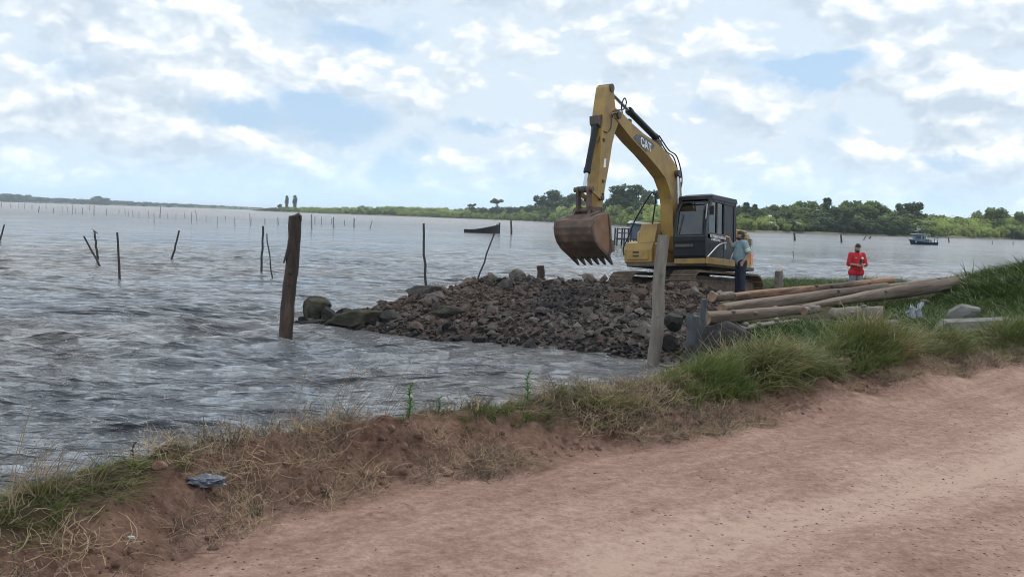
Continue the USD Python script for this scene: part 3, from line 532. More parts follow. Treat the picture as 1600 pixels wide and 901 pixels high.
    # sliding windows of the door and the pane behind
    for x0, x1 in ((.80, 1.27), (.38, .76)):
        obj('side_window', box(x0, x1, L1 - .035, L1 - .028, 1.82, 2.63), 'window_glass', cab)
    obj('window_bar', cat_([box(.76, .80, L1 - .05, L1 + .004, 1.80, 2.65), box(.36, 1.45, L1 - .05, L1 + .006, 1.77, 1.82)]), 'dark_steel', cab)
    obj('door_line', cat_([box(.33, .342, L1, L1 + .006, 1.06, 2.68)]), 'rubber_black', cab)
    obj('door_rail', tube(curve([(1.46, L1 + .035, 1.16), (1.2, L1 + .04, 1.30), (.8, L1 + .045, 1.50), (.45, L1 + .045, 1.585), (.25, L1 + .035, 1.60)], 8), .017, 8), 'grey_rail', cab, 40)
    obj('door_handle', box(.24, .32, L1, L1 + .03, 1.42, 1.58, .01), 'grey_rail', cab)
    obj('rear_rail', tube(curve([(-.02, L1 + .04, 1.12), (-.10, L1 + .05, 1.26), (-.30, L1 + .05, 1.42), (-.45, L1 + .04, 1.5)], 8), .014, 8), 'grey_rail', cab, 40)
    def lettering(text, h, x, z, squeeze=1.):
        m = meshkit.text_mesh(text, h, .004, True); v = m.vertices
        m.vertices = np.stack([x - v[:, 0] * squeeze, L1 + .002 + v[:, 2], z + v[:, 1]], 1); return m
    obj('door_lettering', cat_([lettering('W TERRAPLANAGEM', .075, 1.25, 1.690, 1.0), lettering('E DEMOLICOES', .055, 1.16, 1.615, 1.0)]), 'white_print', cab)
    st = obj('seat', cat_([box(.1, .62, .55, 1.0, 1.55, 1.72, .05), slab([(.08, 1.7), (.22, 1.7), (.12, 2.4), (-.02, 2.4)], .57, .98)]), 'seat_fabric', cab)
    obj('headrest', box(-.02, .10, .66, .9, 2.40, 2.56, .03), 'seat_fabric', st)
    obj('mirror', cat_([rod((1.30, L1 + .0, 2.42), (1.36, L1 + .09, 2.46), .012, 6), box(1.35, 1.38, L1 + .03, L1 + .15, 2.26, 2.5, .01)]), 'black_paint', cab)
    obj('hand_grip', cat_([tube(curve([(1.50, L1 - .02, 2.15), (1.56, L1 + .02, 2.2), (1.50, L1 + .02, 2.5), (1.40, L1 - .01, 2.52)], 6), .014, 6)]), 'grey_rail', cab)
    # boom
    bp = [(4.42, 4.31), (4.2, 4.21), (3.6, 3.95), (2.92, 3.72), (2.27, 3.46), (1.8, 3.24), (1.57, 3.00), (1.41, 2.74), (1.35, 2.45), (1.33, 2.12), (1.22, 1.75), (.85, 1.38), (.50, 1.28), (.3, 1.36), (.28, 1.6), (.5, 2.0), (.72, 2.55), (.80, 2.95), (.84, 3.2), (1.0, 3.5), (1.28, 3.71), (1.6, 3.88), (2.43, 4.10), (3.07, 4.21), (3.85, 4.41), (4.21, 4.55), (4.42, 4.58), (4.55, 4.50), (4.56, 4.38)]
    BH = .175
    body = slab(bp, -BH + .02, BH - .02)
    rim = Polygon(bp); inner = rim.buffer(-.03)
    bm = obj('boom', cat_([body] + [slab(rim, s * (BH - .012) - .012, s * (BH - .012) + .012) for s in (-1, 1)]), 'yellow_paint', t, 20)
    def on_boom(poly, name, m, y=BH + .002, d=.006): return obj(name, slab(poly, y, y + d), m, bm)
    on_boom([(3.62, 4.02), (3.47, 4.13), (3.2, 4.155), (2.75, 4.09), (2.45, 4.00), (2.51, 3.93), (2.93, 3.77)], 'badge', 'badge_dark')
    lt = meshkit.text_mesh('CAT', .21, .004, True); v = lt.vertices; v = v - V([v[:, 0].mean(), v[:, 1].mean(), 0]); v = v * V([1.05, 1, 1]); a = math.radians(-11)
    lt.vertices = np.stack([3.03 - (v[:, 0] * math.cos(a) + v[:, 1] * math.sin(a)) , BH + .009 + v[:, 2] * 1, 3.965 + (v[:, 1] * math.cos(a) - v[:, 0] * math.sin(a) * -1)], 1)
    obj('badge_lettering', lt, 'white_print', bm)
    on_boom([(3.02, 3.855), (3.16, 3.865), (3.09, 3.94)], 'badge_triangle', 'badge_yellow', BH + .0085, .003)
    obj('pivot_pin', cat_([trimesh.creation.cylinder(.085, .46, sections=20, transform=trimesh.transformations.translation_matrix([4.42, 0, 4.44]) @ trimesh.transformations.rotation_matrix(np.pi / 2, [1, 0, 0])), trimesh.creation.cylinder(.09, .60, sections=20, transform=trimesh.transformations.translation_matrix([1.2, 0, 3.42]) @ trimesh.transformations.rotation_matrix(np.pi / 2, [1, 0, 0]))]), 'dark_steel', bm, 30)
    obj('work_lamp', cat_([box(.98, 1.10, .18, .26, 3.32, 3.44, .02)]), 'rubber_black', bm)
    obj('bracket', cat_([box(1.9, 2.15, -.12, .12, 4.02, 4.22, .03), box(3.55, 3.7, -.1, .1, 4.36, 4.5, .02)]), 'dark_steel', bm)
    for k, yy in enumerate((-.10, -.03, .05, .12)):
        obj('hydraulic_hose', tube(curve([(.82, yy, 2.9), (.78, yy * 1.4, 3.35), (1.08, yy * 1.3, 3.82 + .02 * k), (1.5, yy, 3.98 + .03 * (k % 2)), (1.85, yy, 4.18), (2.05, yy * .8, 4.32)], 8), .018, 6), 'rubber_black', bm, 40)
    obj('steel_line', cat_([tube(curve([(2.4, s, 4.12), (3.1, s, 4.235), (3.85, s, 4.44), (4.15, s, 4.56)], 6), .013, 6) for s in (-.13, .13)]), 'dark_steel', bm)
    obj('loop_hose', cat_([tube(curve([(4.05, .1, 4.52), (4.22, .16, 4.72), (4.12, .18, 4.92), (3.98, .16, 4.84), (4.05, .14, 4.68), (4.3, .18, 4.6), (4.62, .19, 4.52), (4.72, .19, 4.35)], 8), .017, 6), tube(curve([(4.3, .2, 4.5), (4.75, .2, 4.42), (4.8, .2, 4.1), (4.95, .18, 3.95), (5.1, .14, 3.98)], 8), .015, 6)]), 'rubber_black', bm, 40)
    # stick
    sp = [(4.62, 5.06), (4.70, 5.13), (4.86, 5.11), (4.92, 5.05), (5.0, 4.75), (5.10, 4.3), (5.17, 3.8), (5.2, 3.4), (5.26, 2.86), (5.30, 2.3), (5.31, 2.08), (5.25, 1.98), (5.15, 1.98), (5.09, 2.1), (4.94, 2.69), (4.79, 3.16), (4.64, 3.72), (4.5, 4.05), (4.33, 4.3), (4.30, 4.45), (4.36, 4.56), (4.52, 4.62)]
    SH = .155
    skp = Polygon(sp)
    sk = obj('stick', cat_([slab(skp, -SH + .02, SH - .02)] + [slab(skp, s * (SH - .01) - .01, s * (SH - .01) + .01) for s in (-1, 1)]), 'yellow_paint', t, 20)
    obj('sticker', slab([(5.05, 3.10), (4.94, 3.12), (4.93, 3.33), (5.03, 3.31)], SH + .001, SH + .005), 'white_print', sk)
    for z in (2.74, 3.72, 2.42): obj('clip', box(5.02, 5.10, SH, SH + .02, z, z + .07), 'rubber_black', sk)
    obj('nose_cap', cat_([trimesh.creation.cylinder(.10, .36, sections=20, transform=trimesh.transformations.translation_matrix([4.72, 0, 5.06]) @ trimesh.transformations.rotation_matrix(np.pi / 2, [1, 0, 0]))]), 'dark_steel', sk, 30)
    obj('stick_hose', cat_([tube(curve([(4.95, s, 4.3), (5.1, s, 4.0), (5.19, s * .8, 3.7)], 6), .016, 6) for s in (-.12, .12)]), 'rubber_black', sk)
    # rams
    def ram(name, a, b, split, r, rr):
        a, b = V(a, float), V(b, float); c = a + (b - a) * split; d = (b - a) / np.linalg.norm(b - a)
        o = obj(name, cat_([rod(a, c, r, 16), rod(c - d * .10, c, r * 1.18, 16), rod(a, a + d * .1, r * 1.12, 16)]), 'black_paint', t, 30)
        obj('piston_rod', rod(c, b, rr, 12), 'chrome', o, 30)
        obj('rod_eye', trimesh.creation.cylinder(rr * 1.9, rr * 3, sections=16, transform=trimesh.transformations.translation_matrix(b) @ trimesh.transformations.rotation_matrix(np.pi / 2, [1, 0, 0])), 'dark_steel', o, 30)
    ram('stick_cylinder', (2.03, 0, 4.27), (4.66, 0, 5.06), .58, .085, .045)
    ram('bucket_cylinder', (5.15, 0, 4.22), (5.68, 0, 2.52), .76, .075, .042)
    for s in (-1, 1): ram('boom_cylinder', (.98, s * .235, 1.25), (1.2, s * .235, 3.42), .56, .055, .036)
    obj('cylinder_bracket', cat_([slab([(5.02, 4.38), (5.28, 4.30), (5.26, 4.12), (5.08, 4.0)], -.12, .12)]), 'dark_steel', sk)
    # bucket links
    for s in (-1, 1):
        obj('link', cat_([slab(LineString([(5.68, 2.52), (5.66, 2.04)]).buffer(.075, 8), s * .14 - .03, s * .14 + .03)]), 'bucket_steel', t)
        obj('guide_link', cat_([slab(LineString([(5.68, 2.52), (5.2, 2.36)]).buffer(.055, 8), s * .2 - .02, s * .2 + .02)]), 'yellow_paint', t)
    obj('link_pin', cat_([trimesh.creation.cylinder(.06, .5, sections=16, transform=trimesh.transformations.translation_matrix([x, 0, z]) @ trimesh.transformations.rotation_matrix(np.pi / 2, [1, 0, 0])) for x, z in ((5.68, 2.52), (5.66, 2.04), (5.2, 2.36), (5.2, 2.06))]), 'bucket_steel', t, 30)
    # bucket
    out = [(5.38, 1.97), (5.62, 1.92), (5.95, 1.82), (6.08, 1.74), (6.12, 1.60), (6.08, 1.45), (5.98, 1.30), (5.80, 1.17), (5.62, 1.09), (5.34, .97)]
    shell = LineString(out).buffer(.022, cap_style=2)
    side = Polygon(out + [(5.26, 1.2), (5.31, 1.6)])
    bk = obj('bucket', slab(shell, -.5, .5), 'bucket_steel', t, 25)
    for s in (-1, 1):
        obj('side_plate', slab(side, s * .5 - .018, s * .5 + .018), 'rusty_plate', bk)
        obj('side_bar', slab([(5.38, 1.95), (5.44, 1.95), (5.37, 1.6), (5.33, 1.2), (5.40, .98), (5.33, .97), (5.25, 1.2), (5.30, 1.6)], s * .515 - .025, s * .515 + .025), 'bucket_steel', bk)
        obj('side_cutter', slab([(5.33, 1.36), (5.20, 1.34), (5.16, 1.1), (5.30, 1.06)], s * .54 - .02, s * .54 + .02), 'dark_steel', bk)
        obj('wear_rim', slab(LineString(out[3:]).buffer(.035, cap_style=2), s * .49 - .03, s * .49 + .03), 'bucket_steel', bk, 25)
        obj('hinge_ear', slab([(5.10, 1.98), (5.2, 2.14), (5.66, 2.12), (5.76, 2.0), (5.9, 1.84), (5.35, 1.93), (5.2, 1.92)], s * .2 - .03, s * .2 + .03), 'bucket_steel', bk)
    obj('top_plate', slab([(5.3, 1.98), (5.45, 2.03), (5.9, 1.90), (6.0, 1.80), (5.6, 1.9)], -.34, .34), 'bucket_steel', bk)
    obj('wear_strip', cat_([box(6.04, 6.10, -.45, .45, 1.72, 1.78, .01)]), 'rusty_plate', bk)
    obj('cutting_edge', slab([(5.46, 1.03), (5.47, .99), (5.30, .935), (5.28, .96)], -.52, .52), 'dark_steel', bk)
    for k in range(6):
        y = -.46 + k * .184
        obj('tooth', hull([(5.40, y + a, 1.035) for a in (-.05, .05)] + [(5.43, y + a, .96) for a in (-.05, .05)] + [(5.27, y + a, .985) for a in (-.048, .048)] + [(5.30, y + a, .92) for a in (-.048, .048)] + [(5.08, y + a, .80) for a in (-.02, .02)] + [(5.10, y + a, .785) for a in (-.02, .02)]), 'dark_steel', bk)
    return t
make_excavator()

# ---------------------------------------------------------------- people
def figure(J, bones, refine=.035, smooth=6):
    S = lambda p, r: m3.Manifold.sphere(r, 20).translate([float(x) for x in p])
    parts = [m3.Manifold.batch_hull([S(J[a], ra), S(J[b], rb)]) for a, b, ra, rb in bones]
    m = m3.Manifold.batch_boolean(parts, m3.OpType.Add).refine_to_length(refine)
    x = m.to_mesh(); tm = T(x.vert_properties[:, :3], x.tri_verts)
    trimesh.smoothing.filter_taubin(tm, .5, .53, smooth); return tm
def arm_and_hand(J, s, curl=.5):
    """bones of one arm; the hand has a palm, four unequal bent fingers and a thumb"""
    b = [('sh' + s, 'el' + s, .052, .042), ('el' + s, 'wr' + s, .042, .028)]
    w, h = V(J['wr' + s], float), V(J['hand' + s], float)             # wrist and knuckles
    d = h - w; d /= np.linalg.norm(d); side = V(J['palm' + s], float); side -= d * (side @ d); side /= np.linalg.norm(side); n = np.cross(d, side)
    for k, (o, ln) in enumerate(((-.030, .060), (-.010, .075), (.011, .070), (.030, .055))):
        kn = h + side * o; mid = kn + d * ln * .5 + n * curl * .02; tip = mid + d * ln * .5 * (1 - curl * .5) + n * curl * ln * .55
        for q, p in (('k', kn), ('m', mid), ('t', tip)): J[f'{q}{k}{s}'] = p
        J[f'w{k}{s}'] = w + side * o * .7
        b += [(f'w{k}{s}', f'k{k}{s}', .017, .013), (f'k{k}{s}', f'm{k}{s}', .0105, .0095), (f'm{k}{s}', f't{k}{s}', .0095, .008)]
    J['tb' + s] = w + d * .03 - side * .025; J['tm' + s] = w + d * .065 - side * .055 + n * .015; J['tt' + s] = w + d * .095 - side * .058 + n * .032
    return b + [('tb' + s, 'tm' + s, .014, .011), ('tm' + s, 'tt' + s, .011, .009)]
def head_mesh(c, yaw, tilt=0., s=1.):
    """face along +x before turning; eyes, nose, mouth and ears"""
    m = icos(3); v = m.vertices * V([.098, .076, .122])
    fr = np.clip(m.vertices[:, 0], 0, 1)
    v[:, 0] += .012 * fr * (m.vertices[:, 2] < -.2) ; v[:, 1] *= 1 - .18 * np.clip(-m.vertices[:, 2] - .2, 0, 1)
    m.vertices = v
    ex = [m, hull(np.vstack([icos(1, .011).vertices + V([.094, 0, .018]), icos(1, .016).vertices + V([.106, 0, -.018])]))]
    for sy in (-1, 1):
        e = icos(2, .012); e.apply_translation([.082, sy * .031, .018]); ex.append(e)
        a = icos(1); a.vertices = a.vertices * V([.018, .008, .030]) + V([-.004, sy * .077, .0]); ex.append(a)
    lp = icos(1); lp.vertices = lp.vertices * V([.012, .026, .008]) + V([.096, 0, -.058]); ex.append(lp)
    R = trimesh.transformations.rotation_matrix(yaw, [0, 0, 1]) @ trimesh.transformations.rotation_matrix(tilt, [0, 1, 0])
    o = cat_(ex); o.apply_scale(s); o.apply_transform(R); o.apply_translation(c)
    m = icos(3); q = m.vertices; k = (q[:, 2] > .18) | ((q[:, 0] < -.05) & (q[:, 2] > -.5))
    hv = q * V([.106, .084, .130]) * (1 + .04 * (meshkit.noise(q * 9) - .5))[:, None]; hv[~k] = q[~k] * V([.085, .066, .11])
    hair = T(hv + V([-.004, 0, .006]), m.faces)
    bm = icos(2); q = bm.vertices; bv = q * V([.105, .074, .055]) + V([.006, 0, -.082]); bv[q[:, 2] > .2] *= V([.95, .93, 1]); beard = T(bv, bm.faces)
    for x in (hair, beard): x.apply_scale(s); x.apply_transform(R); x.apply_translation(c)
    return o, hair, beard

def person_red():
    X, Y = at(1338, 420, 29.0)[:2]; g = float(ground_z(X, Y)[0]); top = 2.19; k = (top - g) / 1.78
    J = dict(pel=(0, 0, .97), che=(0, .01, 1.33), shL=(.175, .01, 1.44), shR=(-.175, .01, 1.44), nk=(0, .01, 1.50), hd=(0, -.03, 1.60), belly=(0, -.05, 1.08),
             hiL=(.09, 0, .93), hiR=(-.09, 0, .93), knL=(.11, -.03, .5), knR=(-.11, -.01, .5), anL=(.12, .02, .09), anR=(-.12, .03, .09), toL=(.15, -.14, .04), toR=(-.15, -.13, .04),
             elL=(.25, -.03, 1.17), elR=(-.25, -.03, 1.17), wrL=(.09, -.25, 1.155), wrR=(-.08, -.24, 1.15), handL=(.02, -.28, 1.17), handR=(-.01, -.27, 1.165), palmL=(0, .3, 1), palmR=(0, .3, 1))
    bones = [('pel', 'che', .145, .155), ('che', 'nk', .12, .06), ('che', 'shL', .12, .07), ('che', 'shR', .12, .07), ('nk', 'hd', .058, .055), ('hiL', 'knL', .09, .06), ('hiR', 'knR', .09, .06), ('knL', 'anL', .057, .04), ('knR', 'anR', .057, .04), ('anL', 'toL', .045, .035), ('anR', 'toR', .045, .035), ('pel', 'hiL', .13, .1), ('pel', 'hiR', .13, .1)]
    bones += arm_and_hand(J, 'L', .8) + arm_and_hand(J, 'R', .8)
    body = figure(J, bones, .028, 4); hd, hair, beard = head_mesh((0, -.02, 1.655), -math.pi / 2, .28)
    t = thing('person', 'man in a red polo shirt and grey shorts looking down at his joined hands', 'person', (X, Y, g), 4, k)
    b = obj('body', cat_([body, hd]), 'skin', t, True)
    sh = figure(J, [('pel', 'che', .165, .185), ('belly', 'che', .165, .18), ('che', 'nk', .14, .07), ('che', 'shL', .15, .088), ('che', 'shR', .15, .088), ('shL', 'elL', .085, .074), ('shR', 'elR', .085, .074), ('pel', 'hiL', .165, .150), ('pel', 'hiR', .165, .150)], .045, 6)
    obj('polo_shirt', sh, 'red_shirt', b, True)
    obj('shirt_crest', hull(np.vstack([icos(1, .035).vertices * V([1, .3, 1]) + V([.10, -.172, 1.355])])), 'white_print', b)
    obj('shirt_mark', box(-.12, -.07, -.185, -.165, 1.345, 1.365, .005), 'white_print', b)
    obj('collar', tube([(.075 * math.cos(a), .075 * math.sin(a) + .0, 1.492 - .018 * (math.sin(a) < 0)) for a in np.linspace(0, 2 * np.pi, 17)], .016, 6), 'red_shirt', b, True)
    J2 = dict(J, skL=(.105, -.01, .56), skR=(-.105, -.005, .56))
    obj('shorts', figure(J2, [('pel', 'hiL', .13, .115), ('pel', 'hiR', .13, .115), ('hiL', 'skL', .115, .10), ('hiR', 'skR', .115, .10)], .05, 5), 'grey_shorts', b, True)
    obj('hair', hair, 'hair_dark', b, True); obj('beard', beard, 'hair_dark', b, True)
    for s, a in ((1, 'L'), (-1, 'R')): obj('shoe', figure(J, [('an' + a, 'to' + a, .055, .045)], .04, 3), 'shoe_black', b, True)
    ph = obj('phone', box(-.04, .04, -.30, -.292, 1.185, 1.32, .003), 'phone_black'); tag(ph, 'small black phone held in the hands of the man in red', 'phone')
    UsdGeom.Xformable(ph).AddTranslateOp().Set(Gf.Vec3d(X, Y, g)); UsdGeom.Xformable(ph).AddRotateZOp().Set(4.); UsdGeom.Xformable(ph).AddScaleOp().Set(Gf.Vec3f(k))

def person_blue():
    X, Y = at(1157, 420, 27.25)[:2]; g = .66; top = 2.45; k = (top - g) / 1.79
    # facing the cab, to the left and away; world axes
    hand = (V(at(1135, 369, 27.45)) - V([X, Y, g])) / k
    J = dict(pel=(.01, 0, .98), che=(.0, 0, 1.34), nk=(-.01, 0, 1.51), hd=(-.03, .01, 1.60), belly=(-.06, .02, 1.12), shL=(.05, -.18, 1.45), shR=(-.04, .18, 1.46),
             hiL=(.03, -.09, .94), hiR=(-.01, .09, .94), knL=(.03, -.11, .51), knR=(-.04, .10, .51), anL=(.05, -.12, .09), anR=(-.02, .11, .09), toL=(-.12, -.13, .04), toR=(-.19, .12, .04),
             elL=(.16, -.24, 1.20), wrL=(.02, -.25, 1.0), handL=(-.02, -.24, .93), palmL=(1, .2, 0),
             elR=(-.21, .20, 1.36), wrR=tuple(hand + V([.07, -.01, -.03])), handR=tuple(hand), palmR=(.1, 1, .2))
    bones = [('pel', 'che', .145, .155), ('che', 'nk', .12, .06), ('che', 'shL', .12, .07), ('che', 'shR', .12, .07), ('nk', 'hd', .06, .057), ('hiL', 'knL', .09, .06), ('hiR', 'knR', .09, .06), ('knL', 'anL', .057, .04), ('knR', 'anR', .057, .04), ('anL', 'toL', .045, .035), ('anR', 'toR', .045, .035), ('pel', 'hiL', .13, .1), ('pel', 'hiR', .13, .1)]
    bones += arm_and_hand(J, 'L', .6) + arm_and_hand(J, 'R', 1.)
    hd, hair, beard = head_mesh((-.035, .01, 1.665), math.radians(172), -.05)
    t = thing('person', 'man in a grey-blue work shirt and navy trousers reaching up to the cab door', 'person', (X, Y, g), 0, k)
    b = obj('body', cat_([figure(J, bones, .028, 4), hd]), 'skin', t, True)
    J['slR'] = tuple(V(J['shR']) + (V(J['elR']) - V(J['shR'])) * .8); J['slL'] = tuple(V(J['shL']) + (V(J['elL']) - V(J['shL'])) * .8)
    obj('work_shirt', figure(J, [('pel', 'che', .16, .182), ('belly', 'che', .16, .175), ('che', 'nk', .135, .07), ('che', 'shL', .145, .088), ('che', 'shR', .145, .088), ('shL', 'slL', .085, .074), ('shR', 'slR', .085, .072), ('pel', 'belly', .16, .155)], .045, 6), 'blue_shirt', b, True)
    a0, a1 = V(J['shL']), V(J['elL'])
    for q in (.55, .72):
        c = a0 + (a1 - a0) * q; dd = (a1 - a0) / np.linalg.norm(a1 - a0)
        obj('reflective_band', tube([c - dd * .014, c + dd * .014], .082 - .006 * q, 16), 'reflective_band', b)
    obj('collar', tube([(-.01 + .078 * math.cos(a), .078 * math.sin(a), 1.50 + .015 * math.cos(a)) for a in np.linspace(0, 2 * np.pi, 17)], .015, 6), 'blue_shirt', b, True)
    obj('trousers', figure(J, [('pel', 'hiL', .155, .125), ('pel', 'hiR', .155, .125), ('hiL', 'knL', .115, .085), ('hiR', 'knR', .115, .085), ('knL', 'anL', .085, .07), ('knR', 'anR', .085, .07)], .05, 5), 'navy_cloth', b, True)
    obj('hair', hair, 'hair_dark', b, True); obj('beard', beard, 'hair_dark', b, True)
    for a in 'LR': obj('shoe', figure(J, [('an' + a, 'to' + a, .055, .045)], .04, 3), 'shoe_black', b, True)
person_red(); person_blue()

# ---------------------------------------------------------------- posts, stakes, bird
def post(name, label, cat, base, top, r0, r1, m, seed, sides=14, knots=(), bottom=-.6, end=None, rough=.10, group=None):
    """a rough timber: base and top are points; it goes on into the ground below the base"""
    g = np.random.default_rng(seed); a, b = V(base, float), V(top, float); d = (b - a); L = np.linalg.norm(d); d /= L
    t = np.concatenate([[bottom / L], np.linspace(0, 1, 22)]); p = a + d * (t * L)[:, None]
    p[1:, 0] += (fb(t[1:] * 3, t[1:] * 0 + seed, 1., 3, seed)) * r0 * .9
    tb = tube(p, np.interp(t, [0, 1], [r0, r1]), sides)
    v = tb.vertices; n = len(p) * sides; ax = np.repeat(p, sides, 0); off = v[:n] - ax
    q = np.stack([off[:, 0] / r0, off[:, 1] / r0, np.repeat(t * L, sides) * 1.6], 1)
    v[:n] = ax + off * (1 + rough * 2 * (meshkit.fbm(q * 1.6 + seed, 3, seed) - .5))[:, None]
    ring = slice(n - sides, n); v[ring, 2] += (meshkit.noise(v[ring] * 9 + seed, seed) - .5) * r1 * 1.1     # broken top
    tb.vertices = v - a
    t_ = thing(name, label, cat, a, group=group)
    o = obj('shaft', tb, m, t_, 50)
    for kx in knots: obj('knot', T(icos(2).vertices * V(kx[3:6]) + V(kx[:3]), icos(2).faces), m, t_, True)
    return t_
def post_px(name, label, cat, b, t, Y, w, m, seed, **k):
    a = at(b[0], b[1], Y); c = at(t[0], t[1], Y); r = w / 1600 * Y / 2
    return post(name, label, cat, a, c, r * 1.06, r * .95, m, seed, **k)
lp = post_px('mooring_post', 'thick dark leaning post with peeling bark in the water left of the heap', 'post', (447, 525), (462, 337), 21.2, 21, 'bark_dark', 3, knots=[(.09, -.13, 1.36, .04, .03, .07), (.06, -.13, 1.12, .04, .03, .09)], rough=.16)
a = at(447, 525, 21.2); q0 = at(451, 372, 21.2) - a
obj('bark_flap', hull([at(x, y, 21.2) - a + V([0, o, 0]) for x, y, o in ((452, 380, -.12), (457, 386, -.14), (443, 411, -.07), (446, 411, -.10), (450, 398, -.13), (453, 382, -.04), (444, 409, -.02))]), 'bark_dark', lp)
obj('broken_tip', hull([at(456, 338, 21.2) - a + V([0, o, 0]) for o in (-.1, .1)] + [at(470, 337, 21.2) - a + V([0, o, 0]) for o in (-.1, .1)] + [at(467, 332, 21.2) - a, at(472, 345, 21.2) - a]), 'bark_dark', lp)
post_px('mooring_post', 'tall pale grey wooden post standing before the excavator', 'post', (1022, 568), (1036, 368), 18.6, 19.5, 'wood_weathered', 7, knots=[(.02, -.11, .9, .03, .02, .05), (.05, -.11, 1.65, .03, .02, .05)], rough=.07)
post_px('mooring_post', 'short square-topped brown post sticking up behind the rubble ridge', 'post', (845.5, 445), (845.5, 415), 27.0, 12, 'bark_dark', 9, sides=8, rough=.05)
post_px('mooring_post', 'short brown post on the grass between the two men', 'post', (1216, 456), (1218, 422), 29.5, 13, 'wood_weathered', 11, rough=.06)
post_px('mooring_post', 'split blue-grey stump post beside the dark boulder', 'post', (1082, 562), (1084, 492), 18.4, 22, 'wood_bluegrey', 13, rough=.14, bottom=-.3)
post_px('mooring_post', 'narrow blue-grey post just behind the split stump', 'post', (1098, 530), (1100, 468), 18.9, 10, 'wood_bluegrey', 15, rough=.1, bottom=-.3)

def stake(label, b, t, w=3., m='stake_wood', group=None, z=0.):
    p = on_level(*b, z); top = at(t[0], t[1], p[1]); d = top - p
    th = thing('stake', label, 'stake', p, group=group)
    g = np.random.default_rng(int(b[0] * 7 + b[1])); n = 7; s = np.linspace(0, 1, n)
    path = np.outer(s, d); path[1:-1, :] += g.normal(size=(n - 2, 3)) * np.linalg.norm(d) * .008; path = np.vstack([-d * .25, path])
    r = w / 1600 * p[1] / 2
    obj('pole', tube(path, np.linspace(r * 1.1, r * .85, n + 1), 7), m, th, 50); return th, p, top
stake('slightly crooked dark stake alone in the water, right of the bird', (187, 436), (183, 363), 3.8)
stake('slanting dark stake crossing the stake with the bird', (156, 416), (131, 369), 3.2)
_, bp_, bt_ = stake('dark stake with a bird perched on its top', (153, 405), (148, 364), 3.6)
stake('slanting dark stake standing alone midway between bird and leaning post', (268, 405), (280, 360), 3.2)
stake('upright dark stake, taller of the pair left of the leaning post', (408.5, 424), (411, 353), 3.6)
stake('thin leaning stake, shorter of the pair left of the leaning post', (425.5, 433), (417, 365), 2.2)
stake('tall dark stake in open water above the tip of the heap', (665.5, 446), (662, 349), 4.0)
stake('long thin pale stake leaning from the rubble ridge towards the sunken boat', (745, 440), (777, 350), 2.6, z=.7)
stake('leaning dark stake at the left edge of the picture', (-1, 377), (7, 351), 2.8)
stake('short dark stake in the water just right of the sunken boat', (799, 366), (798.5, 344), 3.2)
stake('short thick stake near the far bank, right of the excavator', (1242, 376), (1241, 364), 3.4)
stake('dark stake just above the head of the man in red', (1315, 379), (1314, 367), 3.0)
stake('thin slanting stake right of the man in red, near the far bank', (1349, 375), (1353.5, 368), 1.6)
stake('tiny slanting stake beside the far bank left of the fishing boat', (1358, 373), (1361, 369), 2.2)
stake('thin stake right of the fishing boat', (1483, 379), (1482, 371), 1.8)
stake('thin stake standing alone in the water above the grass platform', (1240, 402), (1239, 392), 1.0)
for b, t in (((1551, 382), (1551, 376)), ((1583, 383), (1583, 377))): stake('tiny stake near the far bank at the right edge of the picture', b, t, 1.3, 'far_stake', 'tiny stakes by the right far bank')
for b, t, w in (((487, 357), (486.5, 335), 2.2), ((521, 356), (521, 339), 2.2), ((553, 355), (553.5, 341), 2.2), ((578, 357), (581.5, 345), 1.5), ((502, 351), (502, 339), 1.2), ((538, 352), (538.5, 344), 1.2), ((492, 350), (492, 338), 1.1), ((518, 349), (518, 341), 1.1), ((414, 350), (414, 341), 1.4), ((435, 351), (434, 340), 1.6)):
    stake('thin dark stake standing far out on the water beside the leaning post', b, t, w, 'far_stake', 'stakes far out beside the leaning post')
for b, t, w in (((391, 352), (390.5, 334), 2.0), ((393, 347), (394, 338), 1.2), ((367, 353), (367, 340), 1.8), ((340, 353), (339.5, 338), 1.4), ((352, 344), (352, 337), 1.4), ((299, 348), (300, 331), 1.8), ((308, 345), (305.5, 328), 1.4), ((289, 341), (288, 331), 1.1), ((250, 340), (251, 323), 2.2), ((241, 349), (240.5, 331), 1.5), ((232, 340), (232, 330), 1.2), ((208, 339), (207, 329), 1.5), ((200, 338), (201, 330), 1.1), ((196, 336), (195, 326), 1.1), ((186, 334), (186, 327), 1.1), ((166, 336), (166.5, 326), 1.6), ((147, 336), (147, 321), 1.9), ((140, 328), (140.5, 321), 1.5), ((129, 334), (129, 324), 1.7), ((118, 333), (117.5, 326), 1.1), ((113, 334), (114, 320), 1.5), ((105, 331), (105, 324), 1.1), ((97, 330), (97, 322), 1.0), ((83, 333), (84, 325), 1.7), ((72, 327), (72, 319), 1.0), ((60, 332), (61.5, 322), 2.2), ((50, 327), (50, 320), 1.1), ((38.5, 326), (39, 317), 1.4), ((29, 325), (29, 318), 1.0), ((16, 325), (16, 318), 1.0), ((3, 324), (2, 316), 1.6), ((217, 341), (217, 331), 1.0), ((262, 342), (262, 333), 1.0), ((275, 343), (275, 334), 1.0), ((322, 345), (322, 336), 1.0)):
    stake('thin dark stake standing far out on the open water at left', b, t, w * .6, 'far_stake', 'stakes far out on the left water')

